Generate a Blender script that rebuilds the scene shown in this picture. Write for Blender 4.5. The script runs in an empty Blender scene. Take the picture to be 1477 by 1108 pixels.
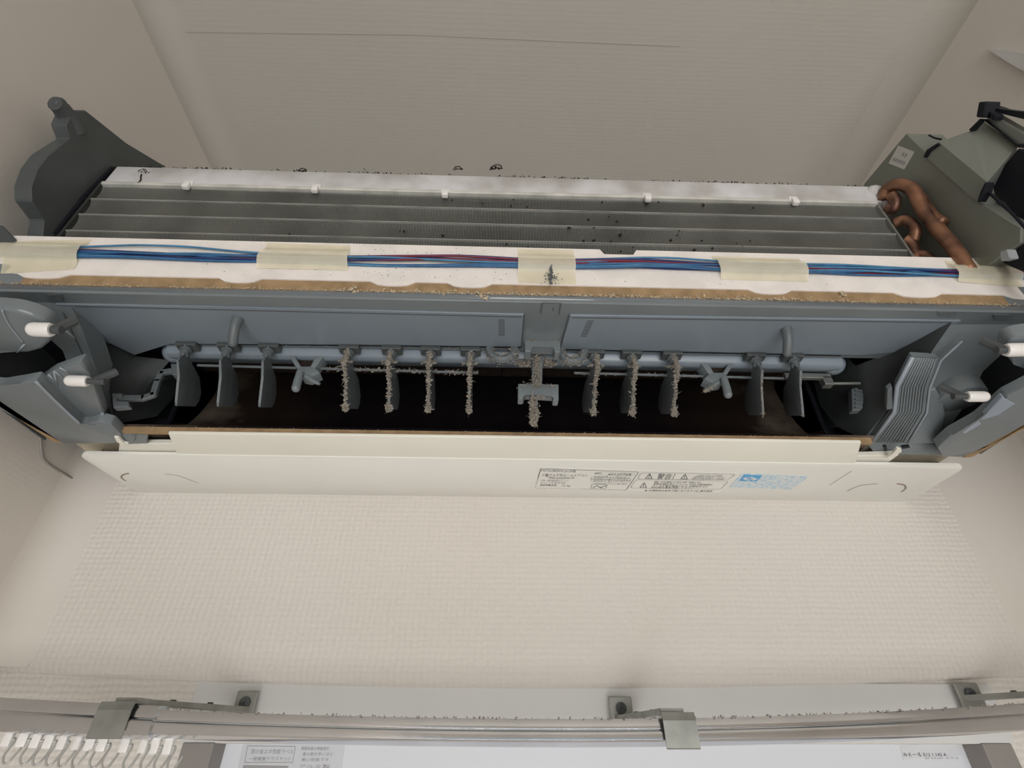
import bpy, bmesh, math, random
from mathutils import Vector, Matrix
random.seed(7)
C = bpy.context.scene
COL = C.collection
PI = math.pi

# ------------------------------------------------------------------ camera, light, exposure
F = 750.0; PITCH = math.radians(36.05); YAW = math.radians(1.68)
fw = Vector((math.sin(YAW)*math.cos(PITCH), math.cos(YAW)*math.cos(PITCH), math.sin(PITCH)))
rt = Vector((math.cos(YAW), -math.sin(YAW), 0)); up = rt.cross(fw)
cd = bpy.data.cameras.new('camera'); cam = bpy.data.objects.new('camera', cd); COL.objects.link(cam)
cd.sensor_width = 36; cd.lens = 36*F/1477; cd.clip_start = 0.01
cam.matrix_world = Matrix(((rt.x, up.x, -fw.x, 0), (rt.y, up.y, -fw.y, 0), (rt.z, up.z, -fw.z, 0), (0, 0, 0, 1)))
C.camera = cam
C.view_settings.view_transform = 'Standard'; C.view_settings.look = 'None'
C.view_settings.gamma = 1; C.view_settings.use_curve_mapping = False
C.view_settings.exposure = -0.42
W = bpy.data.worlds.new('daylight'); C.world = W; W.use_nodes = True
bg = W.node_tree.nodes['Background']; bg.inputs[0].default_value = (0.85, 0.93, 1.0, 1); bg.inputs[1].default_value = 0.40

def area_light(name, loc, target, sx, sy, energy, color):
    l = bpy.data.lights.new(name, 'AREA'); l.shape = 'RECTANGLE'; l.size = sx; l.size_y = sy
    l.energy = energy; l.color = color
    o = bpy.data.objects.new(name, l); COL.objects.link(o); o.location = loc
    o.rotation_euler = (Vector(target)-Vector(loc)).to_track_quat('-Z', 'Y').to_euler()
    return o
# daylight entering through the large window in the wall behind the camera
area_light('daylight_window', (0.30, -2.42, -1.0), (0.05, 0.485, 0.05), 1.8, 1.5, 60, (1.0, 0.985, 0.97))
# added fill light low on the left to brighten the unit's underside; no opening there
area_light('fill_side', (-0.38, -0.75, -1.15), (0.25, 0.25, 0.15), 1.1, 1.1, 9, (0.88, 0.95, 1.0))

# ------------------------------------------------------------------ helpers
def ray(x, y): return fw + rt*((x-738.5)/F) + up*((554-y)/F)
def at(x, y, X=None, Y=None, Z=None):           # sight line through a pixel met with a plane of the room
    d = ray(x, y)
    t = X/d.x if X is not None else Y/d.y if Y is not None else Z/d.z
    return d*t
PM = -0.37
def on_under(x, y, off=0.0):                     # the sloping underside of the unit
    d = ray(x, y); return d*((.271+off-.267*PM)/(d.z-PM*d.y))
def duct_z(Y): return .2675+(Y-.275)*.155        # upper wall of the air outlet
def on_duct(x, y):
    d = ray(x, y); return d*((.2675-.275*.155)/(d.z-.155*d.y))

def obj(name, bm, mat, parent=None, smooth=False):
    bmesh.ops.recalc_face_normals(bm, faces=bm.faces[:])
    co = [v.co for v in bm.verts]
    c = Vector([(min(p[i] for p in co)+max(p[i] for p in co))/2 for i in range(3)])
    for v in bm.verts: v.co -= c
    me = bpy.data.meshes.new(name); bm.to_mesh(me); bm.free()
    o = bpy.data.objects.new(name, me); COL.objects.link(o)
    if mat: me.materials.append(mat)
    if smooth:
        for p in me.polygons: p.use_smooth = True
        if smooth != 'all':
            try: me.set_sharp_from_angle(angle=math.radians(40))
            except Exception: pass
    if parent is not None:
        o.parent = parent; w = wloc(parent); o.location = c - w
    else: o.location = c
    return o
def wloc(o):
    v = Vector((0, 0, 0))
    while o is not None: v += o.location; o = o.parent
    return v
def thing(name, label, cat, loc, group=None):
    o = bpy.data.objects.new(name, None); o.empty_display_size = .03; COL.objects.link(o); o.location = loc
    return tag(o, label, cat, group)
def tag(o, label, cat=None, group=None):
    o['label'] = label
    if cat: o['category'] = cat
    if group: o['group'] = group
    return o
def struct(o): o['kind'] = 'structure'; return o
def stuff(o): o['kind'] = 'stuff'; return o
def lab(o, s): o['label'] = s; return o

def nb(): return bmesh.new()
def poly(bm, pts):
    return bm.faces.new([bm.verts.new(p) for p in pts])
def box(bm, lo, hi, bev=0.0, seg=2):
    x0, y0, z0 = lo; x1, y1, z1 = hi
    v = [bm.verts.new(p) for p in ((x0,y0,z0),(x1,y0,z0),(x1,y1,z0),(x0,y1,z0),(x0,y0,z1),(x1,y0,z1),(x1,y1,z1),(x0,y1,z1))]
    fs = [bm.faces.new([v[i] for i in q]) for q in ((0,3,2,1),(4,5,6,7),(0,1,5,4),(1,2,6,5),(2,3,7,6),(3,0,4,7))]
    if bev:
        es = list({e for f in fs for e in f.edges})
        bmesh.ops.bevel(bm, geom=es, offset=bev, segments=seg, affect='EDGES', profile=.5)
def prism(bm, pts, vec, bev=0.0, seg=2):
    vec = Vector(vec)
    a = [bm.verts.new(Vector(p)) for p in pts]; b = [bm.verts.new(Vector(p)+vec) for p in pts]
    n = len(a); fs = [bm.faces.new(a), bm.faces.new(b[::-1])]
    for i in range(n): fs.append(bm.faces.new((a[i], b[i], b[(i+1) % n], a[(i+1) % n])))
    if bev:
        es = list(fs[0].edges)+[e for i in range(n) for e in fs[2+i].edges if not (e in fs[0].edges or e in fs[1].edges)]
        bmesh.ops.bevel(bm, geom=list(set(es)), offset=bev, segments=seg, affect='EDGES', profile=.5, clamp_overlap=True)
def tube(bm, path, r, n=8, cap=True):
    path = [Vector(p) for p in path]; rings = []
    rr = r if isinstance(r, (list, tuple)) else [r]*len(path)
    ref = None
    for i, p in enumerate(path):
        t = (path[min(i+1, len(path)-1)]-path[max(i-1, 0)]).normalized()
        if ref is None:
            ref = Vector((0, 0, 1)) if abs(t.z) < .9 else Vector((1, 0, 0))
        s = t.cross(ref).normalized(); w = s.cross(t).normalized(); ref = w
        rings.append([bm.verts.new(p+(s*math.cos(2*PI*k/n)+w*math.sin(2*PI*k/n))*rr[i]) for k in range(n)])
    for a, b in zip(rings, rings[1:]):
        for k in range(n): bm.faces.new((a[k], a[(k+1) % n], b[(k+1) % n], b[k]))
    if cap: bm.faces.new(rings[0][::-1]); bm.faces.new(rings[-1])
def sweep(bm, prof, path, cap=True):             # prof: list of (dy,dz); path of points along x
    rings = [[bm.verts.new((p[0], p[1]+a, p[2]+b)) for a, b in prof] for p in path]
    n = len(prof)
    for a, b in zip(rings, rings[1:]):
        for k in range(n): bm.faces.new((a[k], a[(k+1) % n], b[(k+1) % n], b[k]))
    if cap: bm.faces.new(rings[0][::-1]); bm.faces.new(rings[-1])
def smooth_path(pts, n=8):                        # Catmull-Rom
    pts = [Vector(p) for p in pts]; out = []
    for i in range(len(pts)-1):
        p0 = pts[max(i-1, 0)]; p1 = pts[i]; p2 = pts[i+1]; p3 = pts[min(i+2, len(pts)-1)]
        for k in range(n):
            t = k/n
            out.append(.5*((2*p1)+(p2-p0)*t+(2*p0-5*p1+4*p2-p3)*t*t+(3*p1-p0-3*p2+p3)*t**3))
    out.append(pts[-1]); return out
def ellipsoid(bm, c, rx, ry, rz, u=12, v=8):
    m = Matrix.Translation(c) @ Matrix.Diagonal((rx, ry, rz, 1))
    bmesh.ops.create_uvsphere(bm, u_segments=u, v_segments=v, radius=1, matrix=m)
def blob(bm, c, r):
    c = Vector(c); v = []
    for d in ((1,0,0),(-1,0,0),(0,1,0),(0,-1,0),(0,0,1),(0,0,-1)):
        v.append(bm.verts.new(c+Vector(d)*r*random.uniform(.55, 1.35)+Vector([random.uniform(-.35,.35)*r for _ in range(3)])))
    for a, b, e in ((0,2,4),(2,1,4),(1,3,4),(3,0,4),(2,0,5),(1,2,5),(3,1,5),(0,3,5)): bm.faces.new((v[a], v[b], v[e]))
def hair(bm, c, l, w=.00025):
    c = Vector(c); d = Vector([random.gauss(0, 1) for _ in range(3)]).normalized()
    s = d.cross(Vector((random.random(), random.random(), random.random()+.1))).normalized()*w
    m = c+d*l*.55+Vector([random.gauss(0, .2)*l for _ in range(3)])
    e = c+d*l+Vector([random.gauss(0, .3)*l for _ in range(3)])
    a = [bm.verts.new(p) for p in (c-s, c+s, m+s, m-s)]; bm.faces.new(a)
    bm.faces.new((a[3], a[2], bm.verts.new(e)))
def fuzz(bm, path, r, n, spread=None, hairs=.4):
    path = [Vector(p) for p in path]; sp = spread or r
    for _ in range(n):
        i = random.randrange(len(path)-1); t = random.random()
        p = path[i].lerp(path[i+1], t)+Vector([random.gauss(0, .5)*sp for _ in range(3)])
        blob(bm, p, r*random.uniform(.35, 1.0))
        if random.random() < hairs: hair(bm, p, r*random.uniform(1.2, 3))

# ------------------------------------------------------------------ materials
def material(name, col, rough=.5, metal=0.0, var=0.0, vscale=30, bump=0.0, bscale=400, spec=.5, col2=None, coat=0.0):
    m = bpy.data.materials.new(name); m.use_nodes = True; nt = m.node_tree; b = nt.nodes['Principled BSDF']
    b.inputs['Base Color'].default_value = (*col, 1); b.inputs['Roughness'].default_value = rough
    b.inputs['Metallic'].default_value = metal; b.inputs['Specular IOR Level'].default_value = spec
    if coat: b.inputs['Coat Weight'].default_value = coat; b.inputs['Coat Roughness'].default_value = .12
    if var or bump:
        tc = nt.nodes.new('ShaderNodeTexCoord')
    if var:
        nz = nt.nodes.new('ShaderNodeTexNoise'); nz.inputs['Scale'].default_value = vscale; nz.inputs['Detail'].default_value = 5
        nt.links.new(tc.outputs['Object'], nz.inputs['Vector'])
        mx = nt.nodes.new('ShaderNodeMix'); mx.data_type = 'RGBA'
        c2 = col2 or tuple(c*(1-var) for c in col)
        mx.inputs['A'].default_value = (*col, 1); mx.inputs['B'].default_value = (*c2, 1)
        rp = nt.nodes.new('ShaderNodeValToRGB'); rp.color_ramp.elements[0].position = .38; rp.color_ramp.elements[1].position = .68
        nt.links.new(nz.outputs['Fac'], rp.inputs['Fac']); nt.links.new(rp.outputs['Color'], mx.inputs['Factor'])
        nt.links.new(mx.outputs['Result'], b.inputs['Base Color'])
    if bump:
        n2 = nt.nodes.new('ShaderNodeTexNoise'); n2.inputs['Scale'].default_value = bscale; n2.inputs['Detail'].default_value = 3
        nt.links.new(tc.outputs['Object'], n2.inputs['Vector'])
        bp = nt.nodes.new('ShaderNodeBump'); bp.inputs['Strength'].default_value = bump; bp.inputs['Distance'].default_value = .001
        nt.links.new(n2.outputs['Fac'], bp.inputs['Height']); nt.links.new(bp.outputs['Normal'], b.inputs['Normal'])
    return m
def wallpaper(name, col, axes, amp=(1, 1), strength=.5):
    m = bpy.data.materials.new(name); m.use_nodes = True; nt = m.node_tree; b = nt.nodes['Principled BSDF']
    b.inputs['Roughness'].default_value = .75; b.inputs['Specular IOR Level'].default_value = .25
    tc = nt.nodes.new('ShaderNodeTexCoord'); h = None
    for ax, a, sc in zip(axes, amp, (58, 66)):
        w = nt.nodes.new('ShaderNodeTexWave'); w.wave_type = 'BANDS'; w.bands_direction = ax
        w.inputs['Scale'].default_value = sc; w.inputs['Distortion'].default_value = 2.6; w.inputs['Detail'].default_value = 2.5
        w.inputs['Detail Scale'].default_value = .9; w.inputs['Detail Roughness'].default_value = .6
        nt.links.new(tc.outputs['Object'], w.inputs['Vector'])
        mu = nt.nodes.new('ShaderNodeMath'); mu.operation = 'MULTIPLY'; mu.inputs[1].default_value = a
        nt.links.new(w.outputs['Fac'], mu.inputs[0])
        if h is None: h = mu.outputs[0]
        else:
            ad = nt.nodes.new('ShaderNodeMath'); ad.operation = 'ADD'
            nt.links.new(h, ad.inputs[0]); nt.links.new(mu.outputs[0], ad.inputs[1]); h = ad.outputs[0]
    nz = nt.nodes.new('ShaderNodeTexNoise'); nz.inputs['Scale'].default_value = 260; nz.inputs['Detail'].default_value = 4
    nt.links.new(tc.outputs['Object'], nz.inputs['Vector'])
    ad = nt.nodes.new('ShaderNodeMath'); ad.operation = 'ADD'; nt.links.new(h, ad.inputs[0]); nt.links.new(nz.outputs['Fac'], ad.inputs[1])
    bp = nt.nodes.new('ShaderNodeBump'); bp.inputs['Strength'].default_value = strength; bp.inputs['Distance'].default_value = .0012
    nt.links.new(ad.outputs[0], bp.inputs['Height']); nt.links.new(bp.outputs['Normal'], b.inputs['Normal'])
    n3 = nt.nodes.new('ShaderNodeTexNoise'); n3.inputs['Scale'].default_value = 5; n3.inputs['Detail'].default_value = 3
    nt.links.new(tc.outputs['Object'], n3.inputs['Vector'])
    mx = nt.nodes.new('ShaderNodeMix'); mx.data_type = 'RGBA'
    mx.inputs['A'].default_value = (*[c*1.03 for c in col], 1); mx.inputs['B'].default_value = (col[0]*.97, col[1]*.95, col[2]*.93, 1)
    nt.links.new(n3.outputs['Fac'], mx.inputs['Factor']); nt.links.new(mx.outputs['Result'], b.inputs['Base Color'])
    return m

M = {}
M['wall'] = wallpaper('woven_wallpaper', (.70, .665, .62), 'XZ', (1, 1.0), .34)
M['wall_side'] = wallpaper('woven_wallpaper_side', (.70, .665, .62), 'YZ', (.25, 1.0), .09)
M['wall_plain'] = wallpaper('woven_wallpaper_left', (.70, .665, .62), 'YZ', (.2, .6), .03)
M['ceil'] = wallpaper('ceiling_paper_shaded', (.54, .52, .48), 'YX', (1.0, .2), .05)  # darker than the walls, the ceiling's shade is put into the colour
M['casing'] = material('white_casing', (.66, .66, .655), .45, var=.05, vscale=8)
M['floor'] = material('light_floor', (.76, .72, .66), .5, var=.3, vscale=6)
M['frame'] = material('taupe_window_frame', (.27, .25, .235), .45, var=.1, vscale=20)
M['cream'] = material('cream_plastic', (.88, .86, .765), .38, var=.04, vscale=12)
M['tray'] = material('white_cream_tray', (.87, .86, .81), .36, var=.03, vscale=12)
M['cream_in'] = material('aged_plastic_inside', (.62, .55, .42), .5, var=.3, vscale=40)
M['grey'] = material('grey_abs_plastic', (.185, .212, .225), .26, var=.12, vscale=18, spec=.5)
M['blue'] = material('grey_panel_reflection', (.235, .28, .325), .30, var=.10, vscale=10, spec=.5)  # grey plastic with the bluish window reflection put into its colour
M['edge'] = material('edge_highlight', (.30, .34, .39), .14)  # lighter than the grey plastic, highlights painted into the colour
M['dgrey'] = material('dark_grey_plastic', (.075, .085, .088), .5, var=.2, vscale=25)
M['vane'] = material('vane_plastic', (.135, .155, .165), .42, var=.2, vscale=60)
M['foam'] = material('white_styrofoam', (.86, .81, .77), .8, var=.10, vscale=50, bump=.35, bscale=900, spec=.2)
M['tan'] = material('tan_foam_edge', (.38, .26, .145), .85, var=.3, vscale=90, bump=.4, spec=.2)
M['dust'] = material('grey_dust', (.33, .30, .255), .95, var=.35, vscale=300, spec=.1)
M['ldust'] = material('pale_lint', (.62, .52, .38), .95, var=.3, vscale=300, spec=.1)
M['soot'] = material('black_mould', (.035, .025, .02), .95, var=.4, vscale=200, spec=.1)
M['white'] = material('white_nylon', (.86, .84, .82), .35, var=.05, vscale=80)
M['strip'] = material('white_coil_cap', (.66, .655, .665), .4, var=.28, vscale=22, col2=(.42, .40, .385))
M['alu'] = material('aluminium_fin', (.27, .275, .25), .45, metal=.25, var=.35, vscale=14)
M['alu_edge'] = material('crimped_fin_edge_lit', (.34, .34, .31), .5, metal=.1, var=.6, vscale=18, col2=(.18, .18, .165))  # lighter than the fins, light caught on their edges is in the colour
M['coilback'] = material('coil_core', (.03, .032, .03), .8)
M['steel'] = material('grey_sheet_metal', (.215, .23, .20), .45, metal=.25, var=.08, vscale=14)
M['copper'] = material('oxidised_copper', (.34, .17, .10), .45, metal=.6, var=.6, vscale=55, col2=(.07, .035, .03))
M['black'] = material('black_plastic', (.012, .013, .018), .5, spec=.15)
M['chrome'] = material('rail_chrome', (.72, .73, .76), .15, metal=1.0, var=.12, vscale=20, bump=.05, bscale=120)
M['galv'] = material('galvanised_steel', (.36, .37, .345), .42, metal=.75, var=.25, vscale=60)
M['ink'] = material('black_ink', (.05, .05, .055), .6)
M['greyink'] = material('grey_ink', (.32, .32, .33), .6)
M['white_label'] = material('label_white', (.80, .80, .785), .4)
M['blueink'] = material('blue_print', (.10, .42, .78), .5)
M['wire_blue'] = material('blue_wire', (.03, .13, .30), .45, var=.3, vscale=60)
M['wire_sky'] = material('sky_blue_wire', (.07, .24, .42), .45, var=.3, vscale=60)
M['wire_navy'] = material('navy_wire', (.012, .03, .14), .45)
M['wire_red'] = material('dark_red_wire', (.20, .012, .04), .45, var=.3, vscale=60)
M['seam'] = material('grey_caulk', (.30, .28, .26), .7)

# pale hologram print of the sticker
m = M['holo'] = material('pale_blue_print', (.62, .74, .80), .5); nt = m.node_tree
vo = nt.nodes.new('ShaderNodeTexNoise'); vo.inputs['Scale'].default_value = 240; vo.inputs['Detail'].default_value = 4
tc = nt.nodes.new('ShaderNodeTexCoord'); rp = nt.nodes.new('ShaderNodeValToRGB')
rp.color_ramp.elements[0].color = (.44, .65, .80, 1); rp.color_ramp.elements[0].position = .36
rp.color_ramp.elements[1].color = (.76, .80, .81, 1); rp.color_ramp.elements[1].position = .56
nt.links.new(tc.outputs['Object'], vo.inputs['Vector']); nt.links.new(vo.outputs['Fac'], rp.inputs['Fac'])
nt.links.new(rp.outputs['Color'], nt.nodes['Principled BSDF'].inputs['Base Color'])

# yellowed tape that lets the wires show through
m = M['tape'] = material('yellowed_tape', (.93, .87, .68), .35, var=.12, vscale=60); nt = m.node_tree
tr = nt.nodes.new('ShaderNodeBsdfTransparent'); tr.inputs[0].default_value = (1, .98, .90, 1)
ms = nt.nodes.new('ShaderNodeMixShader'); ms.inputs[0].default_value = .58
nt.links.new(tr.outputs[0], ms.inputs[1]); nt.links.new(nt.nodes['Principled BSDF'].outputs[0], ms.inputs[2])
nt.links.new(ms.outputs[0], nt.nodes['Material Output'].inputs[0])

# back guide of the outlet: brown plastic at its clean ends, black mould over the middle
m = M['guide'] = material('mouldy_guide', (.12, .095, .075), .95, spec=.03); nt = m.node_tree
tc = nt.nodes.new('ShaderNodeTexCoord'); sx = nt.nodes.new('ShaderNodeSeparateXYZ'); nt.links.new(tc.outputs['Object'], sx.inputs[0])
ab = nt.nodes.new('ShaderNodeMath'); ab.operation = 'ABSOLUTE'; nt.links.new(sx.outputs[0], ab.inputs[0])
nz = nt.nodes.new('ShaderNodeTexNoise'); nz.inputs['Scale'].default_value = 30; nz.inputs['Detail'].default_value = 6
nt.links.new(tc.outputs['Object'], nz.inputs['Vector'])
ad = nt.nodes.new('ShaderNodeMath'); ad.operation = 'MULTIPLY_ADD'; ad.inputs[1].default_value = .10
nt.links.new(nz.outputs['Fac'], ad.inputs[0]); nt.links.new(ab.outputs[0], ad.inputs[2])
rp = nt.nodes.new('ShaderNodeValToRGB'); e = rp.color_ramp.elements
e[0].position = .20; e[0].color = (.010, .008, .009, 1); e[1].position = .365; e[1].color = (.17, .135, .105, 1)
e2 = e.new(.315); e2.color = (.024, .016, .012, 1)
nt.links.new(ad.outputs[0], rp.inputs['Fac']); nt.links.new(rp.outputs['Color'], nt.nodes['Principled BSDF'].inputs['Base Color'])

# frosted pane lit from outside by overcast daylight
m = M['pane'] = material('frosted_pane', (.52, .53, .56), .35)
b = m.node_tree.nodes['Principled BSDF']
b.inputs['Emission Color'].default_value = (.92, .95, 1.0, 1); b.inputs['Emission Strength'].default_value = .20

# ------------------------------------------------------------------ the setting
YW = .485; ZC = .70; XL = -.407; XR = .512; YR = .10
def edge_z(x): return .0488+.058*(x-.03)**2
WX0, WX1 = -.238, .412         # window and its casing
bm = nb()                                                   # back wall, the upper papered part with a rounded lower lip
xs = [XL+(XR-XL)*i/40 for i in range(41)]
prof = [(0, .0075), (.0015, .0035), (.004, .001), (.0075, 0), (.03, 0)]
rows = []
for x in xs:
    z = edge_z(x)
    rows.append([bm.verts.new((x, YW, ZC))]+[bm.verts.new((x, YW+a, z+b_)) for a, b_ in prof])
for a, b_ in zip(rows, rows[1:]):
    for k in range(len(a)-1): bm.faces.new((a[k], b_[k], b_[k+1], a[k+1]))
w = struct(obj('wall_back', bm, M['wall'], smooth=True))
bm = nb(); Y2 = YW+.008                                      # lower, slightly set back, around the window opening
for x0, x1, z0, z1 in ((XL, WX0, -1.9, .07), (WX1, XR, -1.9, .07), (WX0, WX1, .012, .07), (WX0, WX1, -1.9, -.95)):
    box(bm, (x0, Y2, z0), (x1, Y2+.06, z1))
struct(obj('wall_back_lower', bm, M['wall']))
bm = nb(); box(bm, (WX0-.003, YW+.0066, .0125), (WX1+.004, Y2+.002, .0535), .0004); struct(obj('trim_1', bm, M['casing']))
bm = nb(); box(bm, (XL-.05, -2.6, -1.9), (XL, YW+.06, ZC)); struct(obj('wall_left', bm, M['wall_plain']))
bm = nb(); box(bm, (XR, YR, -1.9), (XR+.05, YW+.06, ZC)); box(bm, (XR+.05, YR, -1.9), (2.2, YR+.05, ZC)); struct(obj('wall_right', bm, M['wall_side']))
bm = nb(); box(bm, (2.2, -2.6, -1.9), (2.25, YR+.05, ZC)); struct(obj('wall_far_right', bm, M['wall_side']))
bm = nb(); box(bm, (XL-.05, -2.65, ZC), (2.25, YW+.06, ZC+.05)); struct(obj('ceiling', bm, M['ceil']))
bm = nb(); box(bm, (XL-.05, -2.65, -1.95), (2.25, YW+.06, -1.9)); struct(obj('floor', bm, M['floor']))
def fillet(name, p, u, v, L, rad, mat):            # papered inside corner, softly rounded
    bm = nb(); p = Vector(p); u = Vector(u); v = Vector(v); L = Vector(L); n = 8; ra = []; rb = []
    for k in range(n+1):
        a = PI/2*k/n; q = p+u*rad*(1-math.sin(a))+v*rad*(1-math.cos(a))
        ra.append(bm.verts.new(q)); rb.append(bm.verts.new(q+L))
    ca = bm.verts.new(p-u*.004-v*.004); cb_ = bm.verts.new(ca.co+L)
    for k in range(n): bm.faces.new((ra[k], ra[k+1], rb[k+1], rb[k])); bm.faces.new((ca, ra[k+1], ra[k])); bm.faces.new((cb_, rb[k], rb[k+1]))
    bm.faces.new((ca, ra[0], rb[0], cb_)); bm.faces.new((ca, cb_, rb[n], ra[n]))
    return struct(obj(name, bm, mat, smooth=True))
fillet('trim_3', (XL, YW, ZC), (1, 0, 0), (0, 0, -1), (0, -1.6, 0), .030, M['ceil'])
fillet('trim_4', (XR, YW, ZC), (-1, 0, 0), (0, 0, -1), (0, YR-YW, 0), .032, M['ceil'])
fillet('trim_5', (XL, YW, .062), (1, 0, 0), (0, -1, 0), (0, 0, ZC-.062), .030, M['wall_plain'])
fillet('trim_6', (XR, YW, .062), (-1, 0, 0), (0, -1, 0), (0, 0, ZC-.062), .055, M['wall_plain'])
bm = nb()                                                   # wall behind the camera with its window opening
for x0, x1, z0, z1 in ((XL, -.65+.0, -1.9, ZC), (-.60, 1.2, .20, ZC), (-.60, 1.2, -1.9, -1.3), (1.2, 2.2, -1.9, ZC)):
    if x1 > x0: box(bm, (x0, -2.65, z0), (x1, -2.6, z1))
struct(obj('wall_front', bm, M['wall']))
bm = nb()                                                   # wallpaper joint across the ceiling
p = [at(140, 45, Z=ZC-.0003), at(590, 50, Z=ZC-.0003), at(980, 67, Z=ZC-.0003)]
for a, b_ in zip(p, p[1:]): prism(bm, [a, b_, b_+Vector((0, .0005, 0)), a+Vector((0, .0005, 0))], (0, 0, .0006))
struct(obj('trim_2', bm, material('paper_joint', (.40, .385, .35), .8)))

bm = nb(); prism(bm, [at(*p, X=XR) for p in [(1431, 69), (1510, 80), (1510, 116), (1472, 96), (1446, 80)]], (-.006, 0, 0), .002, 2); struct(obj('white_wedge', bm, M['casing']))  # small raised white wedge high on the right wall
# window under the rail
win = thing('window_1', 'frosted white window pane with taupe frame under the curtain rail', None, (.09, YW+.03, -.95)); struct(win)
YP = YW+.022
bm = nb(); box(bm, (WX0+.008, YP+.006, -.94), (WX1-.004, YP+.012, .012)); obj('pane', bm, M['pane'], win)
for nm, x0, x1 in (('jamb', WX0, WX0+.024), ('jamb', WX1-.024, WX1)):
    bm = nb(); box(bm, (x0, Y2-.002, -.95), (x1, YP+.014, .0125), .001); obj(nm, bm, M['frame'], win)

# ------------------------------------------------------------------ the air conditioner
AC = thing('air_conditioner', 'opened wall air conditioner with bare coil, wires on foam and dusty louvres', 'air conditioner', (.02, YW, .214))
XU0, XU1 = -.374, .417
# chassis behind everything
bm = nb()
prism(bm, [(XU0+.01, .470, .43), (XU0+.01, .405, .43), (XU0+.01, .405, .50), (XU0+.01, .43, .515), (XU0+.01, YW, .515), (XU0+.01, YW, .222), (XU0+.01, .478, .222), (XU0+.01, .470, .30)], (XU1-XU0-.02, 0, 0))
obj('rear_chassis', bm, M['dgrey'], AC)

# white styrofoam front of the drain pan
def foam_z(x): return .3255+.0016*math.cos((x)*8)*0
YF = .265
fx0, fx1 = -.377, .410
zt = .3248; zb = .2835
nx0 = at(866, 366, Y=YF).x; nx1 = at(919, 368, Y=YF).x
out = [(fx0, zt-.006), (fx0+.003, zt), (nx0, zt), (nx0+.003, zt-.0055), (nx1-.003, zt-.0055), (nx1, zt), (fx1-.002, zt), (fx1, zt-.01)]
low = [(fx0, zb)]
for px, wpx in ((55, 34), (345, 28), (567, 30), (678, 30), (1105, 30), (1312, 34), (1462, 30)):
    cx = at(px, 405, Y=YF).x; hw = wpx*.00055
    for k in range(7):
        t = -1+2*k/6; low.append((cx+t*hw, zb-.0045*(1-t*t)**.5))
low.append((fx1, zb))
prof = out+low[::-1]
bm = nb(); prism(bm, [(x, YF, z) for x, z in prof], (0, .014, 0), .0008, 1)
foam = lab(obj('foam_front', bm, M['foam'], AC), 'white styrofoam strip carrying the taped wires')
# soot specks on the foam
bm = nb()
for _ in range(100):
    x = random.choice((random.gauss(-.08, .04), random.gauss(.0, .12))); z = random.choice((random.uniform(.311, .3235), random.uniform(.286, .298)))
    blob(bm, (x, YF-.0001, z), random.uniform(.00015, .00045))
stuff(obj('specks', bm, M['soot'], foam))
# tan foam layer beneath
bm = nb(); box(bm, (fx0-.004, YF+.001, .2715), (fx1+.006, YF+.02, .2850), .0008)
tan = lab(obj('foam_edge', bm, M['tan'], AC), 'tan foam edge under the white strip')
bm = nb()
for i in range(3600):
    x = random.uniform(fx0, fx1)
    d = 1 if -.12 < x < .22 else .55
    p = (x, YF+random.uniform(-.0012, .004), .2722+abs(random.gauss(0, .0016))*d)
    blob(bm, p, random.uniform(.0003, .0008)*d+.0001)
    if random.random() < .2: hair(bm, p, random.uniform(.001, .0032))
for px, py, r in ((509, 416, .0016), (512, 421, .0013), (600, 420, .0014), (694, 428, .0018), (700, 431, .0013), (655, 420, .0012), (1216, 424, .0016), (640, 424, .001)):
    c = at(px, py, Y=YF-.001)
    for _ in range(10): blob(bm, c+Vector([random.gauss(0, r*.7) for _ in range(3)]), r*random.uniform(.4, .9))
lab(stuff(obj('lint_fringe', bm, M['ldust'], tan)), 'pale lint fringe along the foam edge')

# wires
def wz(x): return .3052+.0006*math.sin(x*9)
mats = ['wire_blue', 'wire_sky', 'wire_blue', 'wire_navy', 'wire_red', 'wire_sky', 'wire_blue', 'wire_red', 'wire_navy', 'wire_sky']
for i, mn in enumerate(mats):
    ph = random.uniform(0, 6.28); fr = random.uniform(10, 19); base = (i-4.5)*.00135
    pts = []
    for k in range(90):
        x = fx0+(fx1-fx0-.002)*k/89
        px_amp = 1.0
        for tx in (-.345, -.16, .035, .20, .385):
            px_amp = min(px_amp, max(.25, abs(x-tx)/.07))
        dz = base*(.75)+math.sin(x*fr+ph)*.0026*px_amp
        if i == 0: dz += .0050*math.exp(-((x-.305)/.028)**2)-math.sin(x*fr+ph)*.0012
        if i == 9: dz += .0030*math.exp(-((x+.24)/.05)**2)
        if i == 5: dz += .0050*math.exp(-((x-.095)/.04)**2)
        pts.append((x, YF-.0012-.0012*(1+math.sin(x*fr*.8+ph*2))*px_amp, wz(x)+dz))
    bm = nb(); tube(bm, pts, .00085, 6)
    o = obj('wire', bm, M[mn], AC, smooth='all')
    lab(o, {'wire_blue': 'blue wire', 'wire_sky': 'sky blue wire', 'wire_navy': 'navy blue wire', 'wire_red': 'dark red wire'}[mn])
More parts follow.
